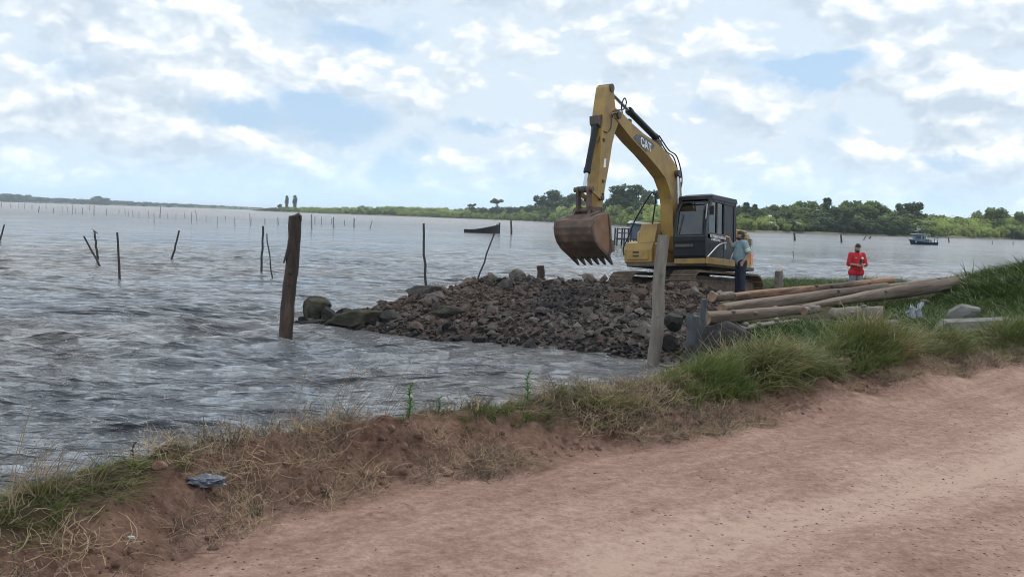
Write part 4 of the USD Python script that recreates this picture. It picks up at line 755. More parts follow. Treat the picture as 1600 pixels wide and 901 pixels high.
def bird():
    t = thing('bird', 'small black bird perched on a stake in the water', 'bird', bt_ + V([0, 0, .0]), 0)
    k = bt_[1] / 1600.                     # metres per picture point there
    S = lambda p, r: m3.Manifold.sphere(r, 16).translate([float(x) for x in p])
    P = lambda *ps: m3.Manifold.batch_hull([S(p, r) for p, r in ps])
    q = k
    b = P(((-.6 * q, 0, 2.2 * q), 1.5 * q), ((2.2 * q, 0, 1.0 * q), 1.0 * q)) + P(((-.6 * q, 0, 2.4 * q), 1.2 * q), ((-1.9 * q, 0, 4.2 * q), .9 * q)) + P(((2.0 * q, 0, 1.0 * q), .8 * q), ((5.4 * q, 0, -1.2 * q), .3 * q)) + P(((-2 * q, 0, 4.3 * q), .6 * q), ((-3.6 * q, 0, 4.1 * q), .15 * q))
    x = b.refine_to_length(.5 * q).to_mesh(); m = T(x.vert_properties[:, :3], x.tri_verts); trimesh.smoothing.filter_taubin(m, .5, .53, 6)
    o = obj('body', m, 'bird_black', t, True)
    for s in (-1, 1): obj('leg', rod((.2 * q, s * .5 * q, 1.2 * q), (.1 * q, s * .4 * q, -.2 * q), .18 * q, 6), 'bird_black', t)
bird()
# ---------------------------------------------------------------- stones
def place(name, label, cat, m, mesh, px, Y, sink=.25, yaw=0., group=None, smooth=40, z=None, pitch=0.):
    """sets a stone on the land where it is seen"""
    p = at(px[0], px[1], Y); hgt = mesh.bounds[1][2] - mesh.bounds[0][2]
    mesh = mesh.copy(); mesh.apply_transform(trimesh.transformations.euler_matrix(0, pitch, yaw)); mesh.apply_translation(p if z is None else [p[0], p[1], z])
    return tag(obj(name, mesh, m, None, smooth), label, cat, group)
G = np.random.default_rng(77)
place('boulder', 'round mossy boulder at the very tip of the rubble heap', 'boulder', 'rock_mossy', boulder(G, (.62, .6, .60), 1, .16, 1), (495, 483), 23.9)
place('boulder', 'broken dark chunk leaning against the boulder at the tip of the heap', 'boulder', 'rock_dark', boulder(G, (.62, .5, .36), 2, .25, 6), (517, 495), 23.6, pitch=.5)
place('boulder', 'dark wet stone at the waterline below the tip boulder', 'boulder', 'rock_dark', boulder(G, (.7, .4, .24), 21, .25, 6), (497, 507), 23.4)
place('boulder', 'long mossy slab lying at the waterline near the tip of the heap', 'boulder', 'rock_mossy', boulder(G, (1.25, .6, .42), 3, .18, 6), (562, 500), 22.9, pitch=-.12)
place('boulder', 'black block at the waterline, right of the long mossy slab', 'boulder', 'rock_dark', boulder(G, (.52, .5, .40), 4, .2, 7), (606, 495), 22.9)
place('boulder', 'large flat black boulder on the left part of the heap', 'boulder', 'rock_dark', boulder(G, (1.0, .7, .44), 5, .2, 6), (668, 461), 24.3)
place('boulder', 'round grey stone in front of the large flat black boulder', 'boulder', 'rock_grey', boulder(G, (.36, .34, .32), 6, .08, 1), (676, 470), 23.7)
place('boulder', 'greenish slab on the lower left slope of the heap', 'boulder', 'rock_mossy', boulder(G, (.75, .6, .34), 7, .2, 6), (709, 488), 22.8, pitch=.2)
place('boulder', 'pale pointed stone on the ridge of the heap, left of the short post', 'boulder', 'rock_grey', boulder(G, (.46, .4, .34), 8, .2, 7), (811, 432), 25.9)
place('boulder', 'dark stone on the ridge where the thin leaning stake ends', 'boulder', 'rock_dark', boulder(G, (.55, .45, .36), 9, .2, 7), (764, 440), 25.5)
place('boulder', 'brown stone on the left shoulder of the ridge', 'boulder', 'rock_brown', boulder(G, (.5, .45, .36), 10, .2, 7), (733, 447), 25.1)
place('boulder', 'grey-green angular block between the pale post and the split stump', 'boulder', 'rock_dark', boulder(G, (.40, .38, .36), 11, .1, 8), (1054, 502), 19.2)
place('boulder', 'dark rounded block at the foot of the pale post', 'boulder', 'rock_dark', boulder(G, (.36, .34, .34), 12, .15, 6), (1042, 537), 18.9)
place('boulder', 'big dark boulder with dry grass hanging over it, left of the bank grass', 'boulder', 'rock_dark', boulder(G, (.78, .6, .62), 13, .14, 4), (1135, 532), 17.7)
place('stone', 'pale stone under the long log, left of the white sack', 'stone', 'concrete_pale', boulder(G, (.30, .26, .22), 14, .2, 6), (1346, 506), 19.6)
place('stone', 'flat pale stone behind the bank grass, left of the white sack', 'stone', 'concrete_pale', boulder(G, (.32, .26, .20), 15, .2, 6), (1394, 507), 19.4)
place('stone', 'grey rounded stone half hidden by the bank grass below the long log', 'stone', 'rock_grey', boulder(G, (.32, .28, .24), 16, .15, 5), (1372, 513), 19.0)
place('stone', 'grey stone beside the top of the white sack', 'stone', 'rock_grey', boulder(G, (.20, .14, .10), 17, .2, 5), (1445, 471), 21.6)
place('boulder', 'broken grey concrete block leaning below the grassy hillock', 'boulder', 'concrete_pale', boulder(G, (.62, .5, .36), 18, .12, 5), (1508, 490), 19.8, pitch=-.35)
place('concrete_slab', 'flat pale concrete slab lying behind the bank grass at right', 'slab', 'concrete_pale', T(hull(V([[x, y, z] for x in (-.66, .62) for y in (-.28, .3) for z in (-.1, .09)]) + np.random.default_rng(3).normal(size=(8, 3)) * .03).vertices, hull(V([[x, y, z] for x in (-.66, .62) for y in (-.28, .3) for z in (-.1, .09)]) + np.random.default_rng(3).normal(size=(8, 3)) * .03).faces), (1530, 506), 18.4, pitch=-.07, smooth=False)
def rubble():
    g = np.random.default_rng(11); lo, hi = MOUND.min(0) - .2, MOUND.max(0) + .2
    p = g.uniform(lo, hi, (52000, 2)); d = in_poly(p[:, 0], p[:, 1], MOUND, .5); p = p[d > g.uniform(.3, .7, len(p))]
    z = ground_z(p[:, 0], p[:, 1]); ok = z > -.12
    # keep off the excavator's standing place
    ok &= ~((p[:, 1] > 26.4) & (p[:, 0] > 2.6))
    p, z = p[ok], z[ok]
    p, z = p[:9500], z[:9500]
    s = np.clip(np.exp(g.normal(-2.58, .55, len(p))), .04, .36); s[(z < .25) & (g.uniform(size=len(p)) < .2)] *= 1.3
    dist = np.hypot(p[:, 0], p[:, 1]); front = p[:, 1] < np.interp(p[:, 0], [-5, -3.5, -2, -.3, 2.2, 3.5, 5], [24.3, 24.2, 24.4, 25.5, 26.3, 26.2, 25])
    rank = np.argsort(-(s / dist) * front); chosen = set(rank[:280].tolist())
    rest = {'rock_grey': [], 'rock_brown': []}
    tone = meshkit.noise(np.stack([p[:, 0] * .8, p[:, 1] * .8, 0 * z], 1), 5) + g.uniform(-.35, .35, len(p))
    for i in range(len(p)):
        m = stone(g, s[i] * V([g.uniform(.9, 1.7), g.uniform(.8, 1.3), g.uniform(.7, 1.1)]), int(g.integers(9, 15)))
        m.apply_transform(trimesh.transformations.euler_matrix(g.normal() * .5, g.normal() * .5, g.uniform(0, 6.28))); m.apply_translation([p[i, 0], p[i, 1], z[i] + s[i] * g.uniform(.0, .3)])
        k = 'rock_brown' if tone[i] > .56 else 'rock_grey'
        if z[i] < .16 and g.uniform() < .7: k = 'rock_dark'
        if tone[i] < .12: k = 'rock_dark' if g.uniform() < .6 else k
        if i in chosen:
            o = obj('rock', m, k)
            tag(o, 'angular broken rock lying on the slope of the rubble heap', 'rock', 'rocks of the rubble heap')
        else: rest.setdefault(k, []).append(m)
    for k, v in rest.items():
        if v: tag(obj('rubble', cat_(v), k), {'rock_grey': 'small grey broken stones covering the rubble heap', 'rock_brown': 'small reddish brown broken stones covering the rubble heap', 'rock_dark': 'small blackish stones scattered over the rubble heap'}[k], 'rubble', kind='stuff')
rubble()

# ---------------------------------------------------------------- logs
def log(label, a, Ya, b, Yb, w, m, seed, name='log', bend=0., cat='log', squash=1., ends=(1, 1), prof=None):
    A, B = at(*a, Ya), at(*b, Yb); d = B - A; L = np.linalg.norm(d); d /= L; y = np.cross([0, 0, 1], d); y /= np.linalg.norm(y); z = np.cross(d, y)
    t_ = thing(name, label, cat, matrix=Gf.Matrix4d(*d, 0, *y, 0, *z, 0, *A, 1))
    n = 34; t = np.linspace(0, 1, n); r = (np.interp(t, *prof) if prof else np.interp(t, [0, 1], w)) / 1600 * np.interp(t, [0, 1], [Ya, Yb]) / 2
    p = np.stack([t * L, fb(t * 2.2, t * 0 + seed, 1, 3, seed) * .22, fb(t * 2.2, t * 0 + seed + 9, 1, 3, seed + 1) * .10 + bend * np.sin(t * np.pi)], 1); p[:, 1] -= p[0, 1] + (p[-1, 1] - p[0, 1]) * t; p[:, 2] -= p[0, 2] + (p[-1, 2] - p[0, 2]) * t
    sides = 18; tb = tube(p, r, sides, cap=False); v = tb.vertices; off = v - np.repeat(p, sides, 0); rr = np.repeat(r, sides)
    q = np.stack([np.repeat(t * L * .7, sides), off[:, 1] / rr * 1.1, off[:, 2] / rr * 1.1], 1)
    k = 1 + .46 * (meshkit.fbm(q + seed * 5.1, 4, seed) - .5)
    off = off * k[:, None]; off[:, 2] *= squash; tb.vertices = np.repeat(p, sides, 0) + off
    o = obj('trunk', tb, m, t_, 60)
    g = np.random.default_rng(seed)
    for e in (0, 1):
        if ends[e]:
            ring = tb.vertices[:sides] if e == 0 else tb.vertices[-sides:]
            c = ring.mean(0) + V([(.02 if e == 0 else -.02), 0, 0]); f = [[sides, (j + 1) % sides, j] if e == 0 else [sides, j, (j + 1) % sides] for j in range(sides)]
            obj('cut_end', T(np.vstack([ring, c]), f), 'log_end', t_)
    for _ in range(3):
        s = g.uniform(.1, .9); i = int(s * (n - 1)); a_ = g.uniform(-.6, 2.2); kn = icos(1, .05); kn.vertices = kn.vertices * V([1.3, 1, .8]) + p[i] + r[i] * .95 * V([0, -math.cos(a_), math.sin(a_)])
        obj('knot', kn, m, t_, True)
    return t_
log('thick log with dark cut end lying over another log, topmost at the left', (1128, 483), 21.3, (1384, 447), 26.2, (19, 12), 'log_wood', 31)
log('thick pale log lowest at the left, its end beside the stump posts', (1103, 497), 20.9, (1272, 482), 22.9, (21, 15), 'log_wood', 32)
log('long reddish log behind the others, ending below the man in blue', (1145, 464), 23.4, (1394, 437), 28.4, (14, 9), 'log_red', 33)
log('short stub of log with round cut end left of the reddish log', (1112, 464), 22.6, (1142, 462), 23.4, (15, 15), 'log_wood', 34)
log('longest log reaching from the middle of the pile to the grassy hillock', (1252, 480), 22.6, (1546, 434), 29.4, None, 'log_wood', 35, prof=([0, .15, .45, .8, 1], [7, 13, 22, 18, 14]))
log('thin log half hidden behind the longest log, right of the man in red', (1386, 449), 27.2, (1502, 434), 30.2, (10, 8), 'log_wood', 36)
log('flat weathered timber lying low behind the big dark boulder', (1150, 515), 19.4, (1246, 501), 20.6, (14, 12), 'wood_weathered', 37, 'timber', cat='timber', squash=.55)
log('short dark stump log lying under the longest log', (1300, 490), 21.6, (1380, 490), 20.9, (20, 26), 'wood_weathered', 38, cat='log')
log('broken block of timber at the right end of the lowest left log', (1256, 486), 22.0, (1280, 482), 22.2, (13, 12), 'wood_weathered', 39, 'timber', cat='timber')
log('grey driftwood stick floating in the shallows by the pale post', (1030, 570), 18.0, (1075, 570), 18.1, (6, 5), 'wood_weathered', 40, 'driftwood', cat='driftwood', squash=.7)
log('dark slanting stick leaning on the split stump', (1062, 566), 18.0, (1082, 540), 18.2, (3, 3), 'bark_dark', 41, 'driftwood', cat='driftwood')

# ---------------------------------------------------------------- odds and ends
def crumpled(size, seed, amp=.35, sub=3):
    m = icos(sub); v = m.vertices; m.vertices = v * (1 + amp * (meshkit.fbm(v * 1.9 + seed, 4, seed) - .5) * 2)[:, None] * V(size) * .5; return m
p = at(322, 750, 5.13); p[2] = ground_z(p[0], p[1])[0] + .035
tag(obj('plastic_bag', T(crumpled((.17, .11, .055), 5, .8, 4).vertices + p, crumpled((.17, .11, .055), 5, .8, 4).faces), 'bag_plastic', smooth=25), 'crumpled grey-blue plastic bag lying on the bank', 'bag')
p = at(205, 832, 4.55); p[2] = ground_z(p[0], p[1])[0] + .02
tag(obj('paper_scrap', T(crumpled((.035, .022, .016), 8, .6).vertices + p, crumpled((.035, .022, .016), 8, .6).faces), 'white_plastic', smooth=25), 'small white scrap caught in the dead roots at lower left', 'litter')
def sack():
    a = at(1428, 494, 20.3); t = thing('sack', 'torn white plastic sack standing in the grass below the longest log', 'sack', a)
    k = 20.3 / 1600; nu, nv = 15, 11; g = np.random.default_rng(12); u = np.linspace(-1, 1, nu)
    top = np.interp(u, [-1, -.7, -.45, -.2, .1, .4, .7, 1], [12, 19, 25, 17, 14, 18, 23, 26]) * k
    def sheet_(y0):
        q = []
        for i in range(nu):
            for j in range(nv):
                f = j / (nv - 1); x = u[i] * (9 + 2.5 * f) * k; q.append((x + .02 * math.sin(7 * f + i), y0 + .05 * math.sin(u[i] * 6 + f * 3) + .04 * g.normal() * .4 - .05 * f, -.03 + f * top[i]))
        i = np.arange(nu * nv).reshape(nu, nv); return T(V(q), np.vstack([np.stack([i[:-1, :-1], i[1:, :-1], i[1:, 1:]], -1).reshape(-1, 3), np.stack([i[:-1, :-1], i[1:, 1:], i[:-1, 1:]], -1).reshape(-1, 3)]))
    obj('front_side', sheet_(-.05), 'white_plastic', t, 40); obj('back_side', sheet_(.06), 'white_plastic', t, 40)
sack()
def hose():
    pts_ = [(30, 752), (62, 747), (80, 744), (95, 747), (104, 750), (106, 742), (113, 736.5), (122, 738), (130, 742)]
    w = [at(x, y, 5.35 + .004 * (x - 60)) for x, y in pts_]
    t = thing('hose', 'loops of blue hose lying in the grass at the water edge, lower left', 'hose')
    obj('hose_loop', tube(curve(w, 10), .007, 8), 'hose_blue', t, 40)
    w2 = [at(x, y, 5.45) for x, y in ((62, 749), (82, 747), (98, 749), (104, 752))]
    obj('hose_loop', tube(curve(w2, 10), .006, 8), 'hose_blue', t, 40)
    obj('hose_loop', tube(curve([at(x, y, 5.6) for x, y in ((143, 735), (148, 728), (152, 722), (155, 728), (160, 735))], 8), .005, 8), 'hose_blue', t, 40)
hose()

# ---------------------------------------------------------------- grass, straw, weeds
def blade_set(g, n, rad, h, w, lean, droop=.5, segs=3):
    """n blades round a point; each a tapering curved strip"""
    a = g.uniform(0, 6.28, n); r = rad * np.sqrt(g.uniform(0, 1, n)); b = np.stack([r * np.cos(a), r * np.sin(a), 0 * a], 1)
    hh = h * g.uniform(.55, 1.25, n); la = g.normal(0, .5, n) * 1.2 + np.where(g.uniform(size=n) < .42, 0, g.uniform(0, 6.28, n)); ln = hh * lean * g.uniform(.3, 1.5, n)
    dirx, diry = np.cos(la), np.sin(la); ta = g.uniform(0, 6.28, n); wx, wy = np.cos(ta) * w * .5, np.sin(ta) * w * .5
    V_, F_ = [], []
    for k in range(segs + 1):
        t = k / segs; c = b + np.stack([dirx * ln * t ** 1.8, diry * ln * t ** 1.8, hh * (t - droop * .35 * t ** 3)], 1); s = (1 - t ** 1.5)
        V_ += [c - np.stack([wx, wy, 0 * wx], 1) * s, c + np.stack([wx, wy, 0 * wx], 1) * s]
    v = np.stack(V_, 1).reshape(-1, 3); m = 2 * (segs + 1); base = np.arange(n)[:, None] * m
    f = np.concatenate([np.stack([base + 2 * k, base + 2 * k + 1, base + 2 * k + 3], -1).reshape(-1, 3) for k in range(segs)] + [np.stack([base + 2 * k, base + 2 * k + 3, base + 2 * k + 2], -1).reshape(-1, 3) for k in range(segs - 1)])
    return T(v, f)
def stems(g, n, rad, h, r, wild):
    """n crooked thin stems"""
    out = []
    for _ in range(n):
        a = g.uniform(0, 6.28); p0 = V([rad * g.uniform() * math.cos(a), rad * g.uniform() * math.sin(a), 0]); d = V([g.normal() * wild, g.normal() * wild, 1.]); d /= np.linalg.norm(d); L = h * g.uniform(.5, 1.2); p = [p0]
        for k in range(5): d = d + g.normal(size=3) * wild * .45; d /= np.linalg.norm(d); p.append(p[-1] + d * L / 5)
        out.append(tube(p, np.linspace(r, r * .45, 6), 3, cap=False))
    return cat_(out)
def scatter(name, label, cat, protos, mats, P, yaw, scale, which, tilt=None, child='tuft'):
    path = numbered('/World', name); pi = UsdGeom.PointInstancer.Define(stage, path); tag(pi, label, cat, kind='stuff'); rel = pi.CreatePrototypesRel()
    for i, (m, k) in enumerate(zip(protos, mats)): rel.AddTarget(usdkit.mesh(stage, numbered(path, child), m, M[k], False).GetPath())
    n = len(P); pi.CreateProtoIndicesAttr(Vt.IntArray.FromNumpy(np.asarray(which, np.int32))); pi.CreatePositionsAttr(Vt.Vec3fArray.FromNumpy(np.asarray(P, np.float32)))
    sc = np.asarray(scale, float); sc = np.repeat(sc[:, None], 3, 1) if sc.ndim == 1 else sc; pi.CreateScalesAttr(Vt.Vec3fArray.FromNumpy(sc.astype(np.float32)))
    h = np.asarray(yaw) / 2; q = np.stack([np.cos(h), 0 * h, 0 * h, np.sin(h)], 1)                          # w x y z
    if tilt is not None:
        ax, ang = tilt; c, s = np.cos(ang / 2), np.sin(ang / 2); b = np.stack([c, ax[:, 0] * s, ax[:, 1] * s, 0 * s], 1)
        q = np.stack([b[:, 0] * q[:, 0] - b[:, 1] * q[:, 1] - b[:, 2] * q[:, 2] - b[:, 3] * q[:, 3], b[:, 0] * q[:, 1] + b[:, 1] * q[:, 0] + b[:, 2] * q[:, 3] - b[:, 3] * q[:, 2], b[:, 0] * q[:, 2] - b[:, 1] * q[:, 3] + b[:, 2] * q[:, 0] + b[:, 3] * q[:, 1], b[:, 0] * q[:, 3] + b[:, 1] * q[:, 2] - b[:, 2] * q[:, 1] + b[:, 3] * q[:, 0]], 1)
    pi.CreateOrientationsAttr([Gf.Quath(*map(float, r)) for r in q])
    return pi
def land(n, lo, hi, seed):
    g = np.random.default_rng(seed); p = g.uniform(lo, hi, (n, 2)); z, d, c, m = heights(p[:, 0], p[:, 1]); return g, p, z, d, c, m
def rt(g, n, a):
    w = g.uniform(0, 6.28, n); return np.stack([np.cos(w), np.sin(w)], 1), np.abs(g.normal(0, a, n))
# the bank
g, p, z, d, c, m = land(80000, (-4, 2.6), (12.5, 20), 100)
gr_ = grassiness(p[:, 0], p[:, 1], d, c); far = np.hypot(p[:, 0], p[:, 1])
want = gr_ * np.clip(1.1 - (far - 14) / 12, .25, 1) * (z > .03) * (m < .4)
want *= np.where(p[:, 0] > .3, np.clip((meshkit.fbm(np.c_[p * 2.4, 0 * z], 3, 91) - .33) * 6, .12, 1), 1)
want *= np.where(p[:, 0] < .0, np.clip((c + .42) / .25, 0, 1) , 1)
want = np.where((p[:, 0] > -1.25) & (p[:, 0] < -.35), want * np.clip((c + .12) / .12, 0, .8), want)
k = g.uniform(size=len(p)) < want * .95
P, cc = np.c_[p[k], z[k] - .015], c[k]; f_ = far[k]
tall = (.25 * np.clip((P[:, 0] + .3) / .5, 0, 1) + .75 * np.clip((P[:, 0] - .8) / 2., 0, 1)) * np.clip(1 - (cc - 1.0) / 1.2, .35, 1) * (.45 + 1.25 * np.clip(meshkit.fbm(np.c_[P[:, :2] * 1.1, 0 * P[:, 0]], 3, 83) * 2 - .5, 0, 1))
hgt = np.where(P[:, 0] < -1., .035, .05) + .27 * tall * g.uniform(.55, 1.15, len(P)); dry = meshkit.fbm(np.c_[P[:, :2] * 1.3, 0 * f_], 3, 31) + g.uniform(-.2, .2, len(P)) + .10 * np.clip(.9 - cc, 0, 1) * (P[:, 0] > .5) - .02 * (P[:, 0] < -1.6)
pr = [blade_set(np.random.default_rng(200 + i), 30, .12, 1., .022, .22) for i in range(4)] + [blade_set(np.random.default_rng(220 + i), 30, .14, .9, .018, .5, 1.1) for i in range(3)]
for m_ in pr: m_.vertices *= V([1, 1, 1])
wh = np.where(dry > .43, g.integers(4, 7, len(P)), g.integers(0, 4, len(P)))
scatter('grass', 'green and straw coloured grass growing along the dirt bank', 'grass', [T(x.vertices * V([1, 1, 1]), x.faces) for x in pr], ['grass_blade'] * 4 + ['grass_dry'] * 3, P, g.normal(.1, .7, len(P)), np.stack([.30 + hgt * 1.35, .30 + hgt * 1.35, hgt], 1), wh, tilt=rt(g, len(P), .34))
print('bank tufts', len(P))
# ground behind: low ground, platform and hillock
g, p, z, d, c, m = land(60000, (2.5, 13), (34, 38), 101)
hill = (p[:, 0] > 12.0) | ((p[:, 0] > 10.8) & (p[:, 1] < 23.5)); plat = in_poly(p[:, 0], p[:, 1], PLATFORM_GRASS, 1.0) > g.uniform(size=len(p)) * .8 + .1
low = (((p[:, 0] > 4.6) & (p[:, 1] < 20.5) & (p[:, 0] < 10.8)) | ((p[:, 0] > 8.6) & (p[:, 1] < 27.5) & (p[:, 0] < 13))) & (c > 1.0)
k = ((hill & (z > .3) & (p[:, 0] < 24)) | (plat & (g.uniform(size=len(p)) < 1)) | (low & (g.uniform(size=len(p)) < .8))) & (m < .3) & (c > .2)
P = np.c_[p[k], z[k] - .03]; hh = np.where(hill[k], .34, np.where(plat[k], .20, .26)) * g.uniform(.6, 1.3, len(P))
fr = [blade_set(np.random.default_rng(240 + i), 24, .13, 1., .05, .4, segs=2) for i in range(4)]
scatter('grass', 'dark green grass on the platform and the hillock behind the logs', 'grass', fr, ['grass_far'] * 4, P, g.normal(.1, .8, len(P)), np.stack([.75 + hh, .75 + hh, hh], 1), g.integers(0, 4, len(P)), tilt=rt(g, len(P), .3))
print('far tufts', len(P))
# tall seed stems leaning with the wind
g, p, z, d, c, m = land(9000, (-3.6, 3.2), (9, 15), 102)
spot = meshkit.fbm(np.c_[p * .9, 0 * z], 2, 57)
k = (c > -.25) & (c < .8) & (z > .1) & (d > .35) & (g.uniform(size=len(p)) < np.clip((spot - .45) * 2.2, 0, .6) * np.where(p[:, 0] < -1.6, .9, .55))
P = np.c_[p[k], z[k]]
st = [stems(np.random.default_rng(260 + i), 3, .05, 1., .006, .16) for i in range(4)]
for m_ in st: m_.vertices[:, 0] += .55 * np.clip(m_.vertices[:, 2], 0, 2) ** 1.6
sc = g.uniform(.22, .48, len(P))
scatter('tall_grass', 'thin dry seed stems leaning to the right along the bank edge', 'grass', st, ['dry_stem'] * 4, P, g.normal(0, .35, len(P)), np.stack([sc, sc, sc], 1), g.integers(0, 4, len(P)), child='stem')
# dead straw and roots on the cut face of the bank
g, p, z, d, c, m = land(52000, (-3.2, 3.0), (8, 13.5), 103)
pat = meshkit.fbm(np.c_[p * 1.6, 0 * z], 3, 63)
k = (d > -.02) & (c < .15) & (d < .95) & (g.uniform(size=len(p)) < np.clip((pat - .38) * 3.6, .03, .9) * .85)
P = np.c_[p[k], z[k] + .004]
sw = [stems(np.random.default_rng(280 + i), 16, .13, .17, .0018, .6) for i in range(6)]
for m_ in sw: m_.vertices[:, 2] = np.abs(m_.vertices[:, 2]) * .5
sc = g.uniform(.5, 1.35, len(P)); ax = np.tile(V([[-.7, .7]]), (len(P), 1)); 
scatter('dead_straw', 'tangled dead straw and roots lying on the cut bank', 'straw', sw, ['dry_stem'] * 4 + ['dark_stem'] * 2, P, g.uniform(0, 6.28, len(P)), sc, g.integers(0, 6, len(P)), tilt=(V([[-.72, -.69]]).repeat(len(P), 0) * -1, g.uniform(.0, .5, len(P))), child='straw')
print('straw', len(P))
# pebbles and clods on the road
g, p, z, d, c, m = land(60000, (-3, 2.6), (11, 16), 104)
k = (d < .5) & (g.uniform(size=len(p)) < np.clip(.12 + .5 * np.exp(-((d - .02) / .18) ** 2) + .35 * (meshkit.fbm(np.c_[p * .7, 0 * z], 3, 71) > .55), 0, .8) * .25)
P = np.c_[p[k], z[k] + .001]; pb = [stone(np.random.default_rng(300 + i), (1, .85, .7), 12) for i in range(6)]
sz = np.clip(np.exp(g.normal(-4.85, .55, len(P))), .004, .035)
scatter('gravel', 'pebbles and small clods of earth scattered over the dirt road', 'gravel', pb, ['rock_brown', 'rock_brown', 'rock_dark', 'rock_grey', 'log_end', 'log_end'], P, g.uniform(0, 6.28, len(P)), sz, g.integers(0, 6, len(P)), child='pebble')
# lumps of turned earth along the cut
g, p, z, d, c, m = land(30000, (-3, 2.6), (8, 13), 105)
k = (d > .0) & (d < .6) & (c < .0) & (g.uniform(size=len(p)) < np.clip((meshkit.fbm(np.c_[p * 1.4, 0 * z], 3, 75) - .38) * 3., 0, .9) * .8)
P = np.c_[p[k], z[k]]; sz = np.clip(np.exp(g.normal(-3.45, .5, len(P))), .014, .10)
scatter('earth_clods', 'lumps of reddish earth crumbled from the cut bank', 'clods', [boulder(np.random.default_rng(320 + i), (1, .9, .75), 50 + i, .3, 4, 2) for i in range(4)], ['clod_earth'] * 4, P, g.uniform(0, 6.28, len(P)), sz, g.integers(0, 4, len(P)), child='clod')
# twigs on the road
g, p, z, d, c, m = land(2600, (-2, 3), (9, 14), 106)
k = (d < .1) & (d > -2.2) & (g.uniform(size=len(p)) < .16 * np.exp(d / .9)); P = np.c_[p[k], z[k] + .003]
scatter('twigs', 'short dark twigs and bits of straw lying on the road edge', 'twigs', [T(x.vertices[:, [0, 2, 1]] * V([1, 1, .35]), x.faces) for x in (stems(np.random.default_rng(340 + i), 1, .02, .22, .0035, .2) for i in range(4))], ['dark_stem', 'dry_stem', 'dark_stem', 'dry_stem'], P, g.normal(1.3, .8, len(P)), g.uniform(.4, 1.2, len(P)), g.integers(0, 4, len(P)), child='twig')
# blue-grey gravel patch at the right
g, p, z, d, c, m = land(3500, (7.6, 15), (10.8, 19.6), 107)
k = (np.hypot(p[:, 0] - 9.4, (p[:, 1] - 17.6) * .8) < 1.3) & (c > .5); P = np.c_[p[k], z[k] + .03]
scatter('gravel', 'blue-grey gravel heaped beside the pale concrete slab at right', 'gravel', pb[:3], ['concrete_pale', 'rock_grey', 'wood_bluegrey'], P, g.uniform(0, 6.28, len(P)), g.uniform(.05, .12, len(P)), g.integers(0, 3, len(P)), child='pebble')

def weed(label, px, Y, h, seed, n=26, m='weed_leaf', name='weed', w=.028):
    b = at(*px, Y); b[2] = float(ground_z(b[0], b[1])[0]); t = thing(name, label, 'plant', b); g = np.random.default_rng(seed)
    top = h; sp_ = curve([(0, 0, -.02), (.01, 0, top * .4), (.0, .01, top * .75), (.025, 0, top)], 5); obj('stem', tube(sp_, np.linspace(.006, .003, len(sp_)), 5), m, t)
    for i in range(n):
        s = .12 + .88 * i / n; c = V([np.interp(s * top, sp_[:, 2], sp_[:, 0]), 0, s * top]); a = i * 2.4 + g.normal() * .3; L = h * .23 * (1.15 - .6 * s) * g.uniform(.8, 1.2); d = V([math.cos(a), math.sin(a), .75]); d /= np.linalg.norm(d); sd = np.cross(d, [0, 0, 1]); sd /= np.linalg.norm(sd)
        tip = c + d * L - V([0, 0, L * .18]); mid = c + d * L * .5
        obj('leaf', T([c, mid + sd * w * .5, mid - sd * w * .5, mid + V([0, 0, .004]), tip], [[0, 1, 3], [0, 3, 2], [1, 4, 3], [3, 4, 2]]), m, t)
    return t
weed('leafy bright green weed standing on the bank crest, left of the other weed', (638, 654), 6.5, .22, 401)
weed('slender bright green weed among the bank grass, below the heap', (822, 640), 7.2, .25, 402, 22)
weed('thin green weed on the bank in front of the big dark boulder', (1105, 582), 8.7, .19, 403, 14)
weed('small green shoot on the bank between the two bright weeds', (684, 648), 6.7, .10, 404, 9)
weed('dark reddish weed spike at the lower left water edge', (206, 724), 5.25, .15, 405, 16, 'dark_stem', w=.016)
weed('green weed among the tall grass before the timber', (1187, 525), 11.5, .22, 406, 14)
weed('green weed among the tall grass, right of the timber', (1233, 522), 12.0, .20, 407, 14)
def dry_clump(label, px, Y, h, seed, n, m='dark_stem', rad=.22, wild=.35, r=.0035):
    b = at(*px, Y); b[2] = float(ground_z(b[0], b[1])[0]) - .01; t = thing('dry_weed', label, 'plant', b); g = np.random.default_rng(seed)
    k = n // 3
    for q in range(3): obj('stems', T(stems(g, k, rad, h, r, wild).vertices, stems(np.random.default_rng(1), 1, 1, 1, 1, 1).faces) if False else stems(g, k, rad, h, r, wild), m if q else 'dry_stem', t)
dry_clump('tangle of dead brown weeds on the crest above the plastic bag, left part', (345, 686), 5.6, .16, 411, 48, rad=.16, wild=.5)
dry_clump('tangle of dead brown weeds on the crest above the plastic bag, right part', (415, 676), 5.85, .13, 412, 42, rad=.2, wild=.5)
dry_clump('low dead weeds on the crest between the two bright green weeds', (742, 642), 6.9, .11, 413, 36, rad=.18, wild=.55)
dry_clump('low dead weeds on the crest right of the slender green weed', (880, 622), 7.5, .12, 414, 36, rad=.24, wild=.55)
dry_clump('brown tuft of dead grass at the foot of the bank below the plastic bag', (398, 805), 5.15, .09, 415, 60, 'dark_stem', .04, .3, .002)
dry_clump('dead branch tuft standing on the longest log near the hillock', (1486, 436), 28.0, .36, 416, 45, 'stake_wood', .12, .8, .012)
dry_clump('dry grass stalks hanging over the big dark boulder', (1140, 552), 17.2, .62, 417, 60, 'dry_stem', .3, .35, .006)
dry_clump('dry grass stalks at the foot of the pale post by the water', (1020, 575), 17.6, .35, 418, 24, 'dry_stem', .3, .5, .006)
dry_clump('dry stalks under the logs, left of the short dark stump log', (1318, 505), 19.6, .42, 419, 30, 'dry_stem', .5, .6, .006)
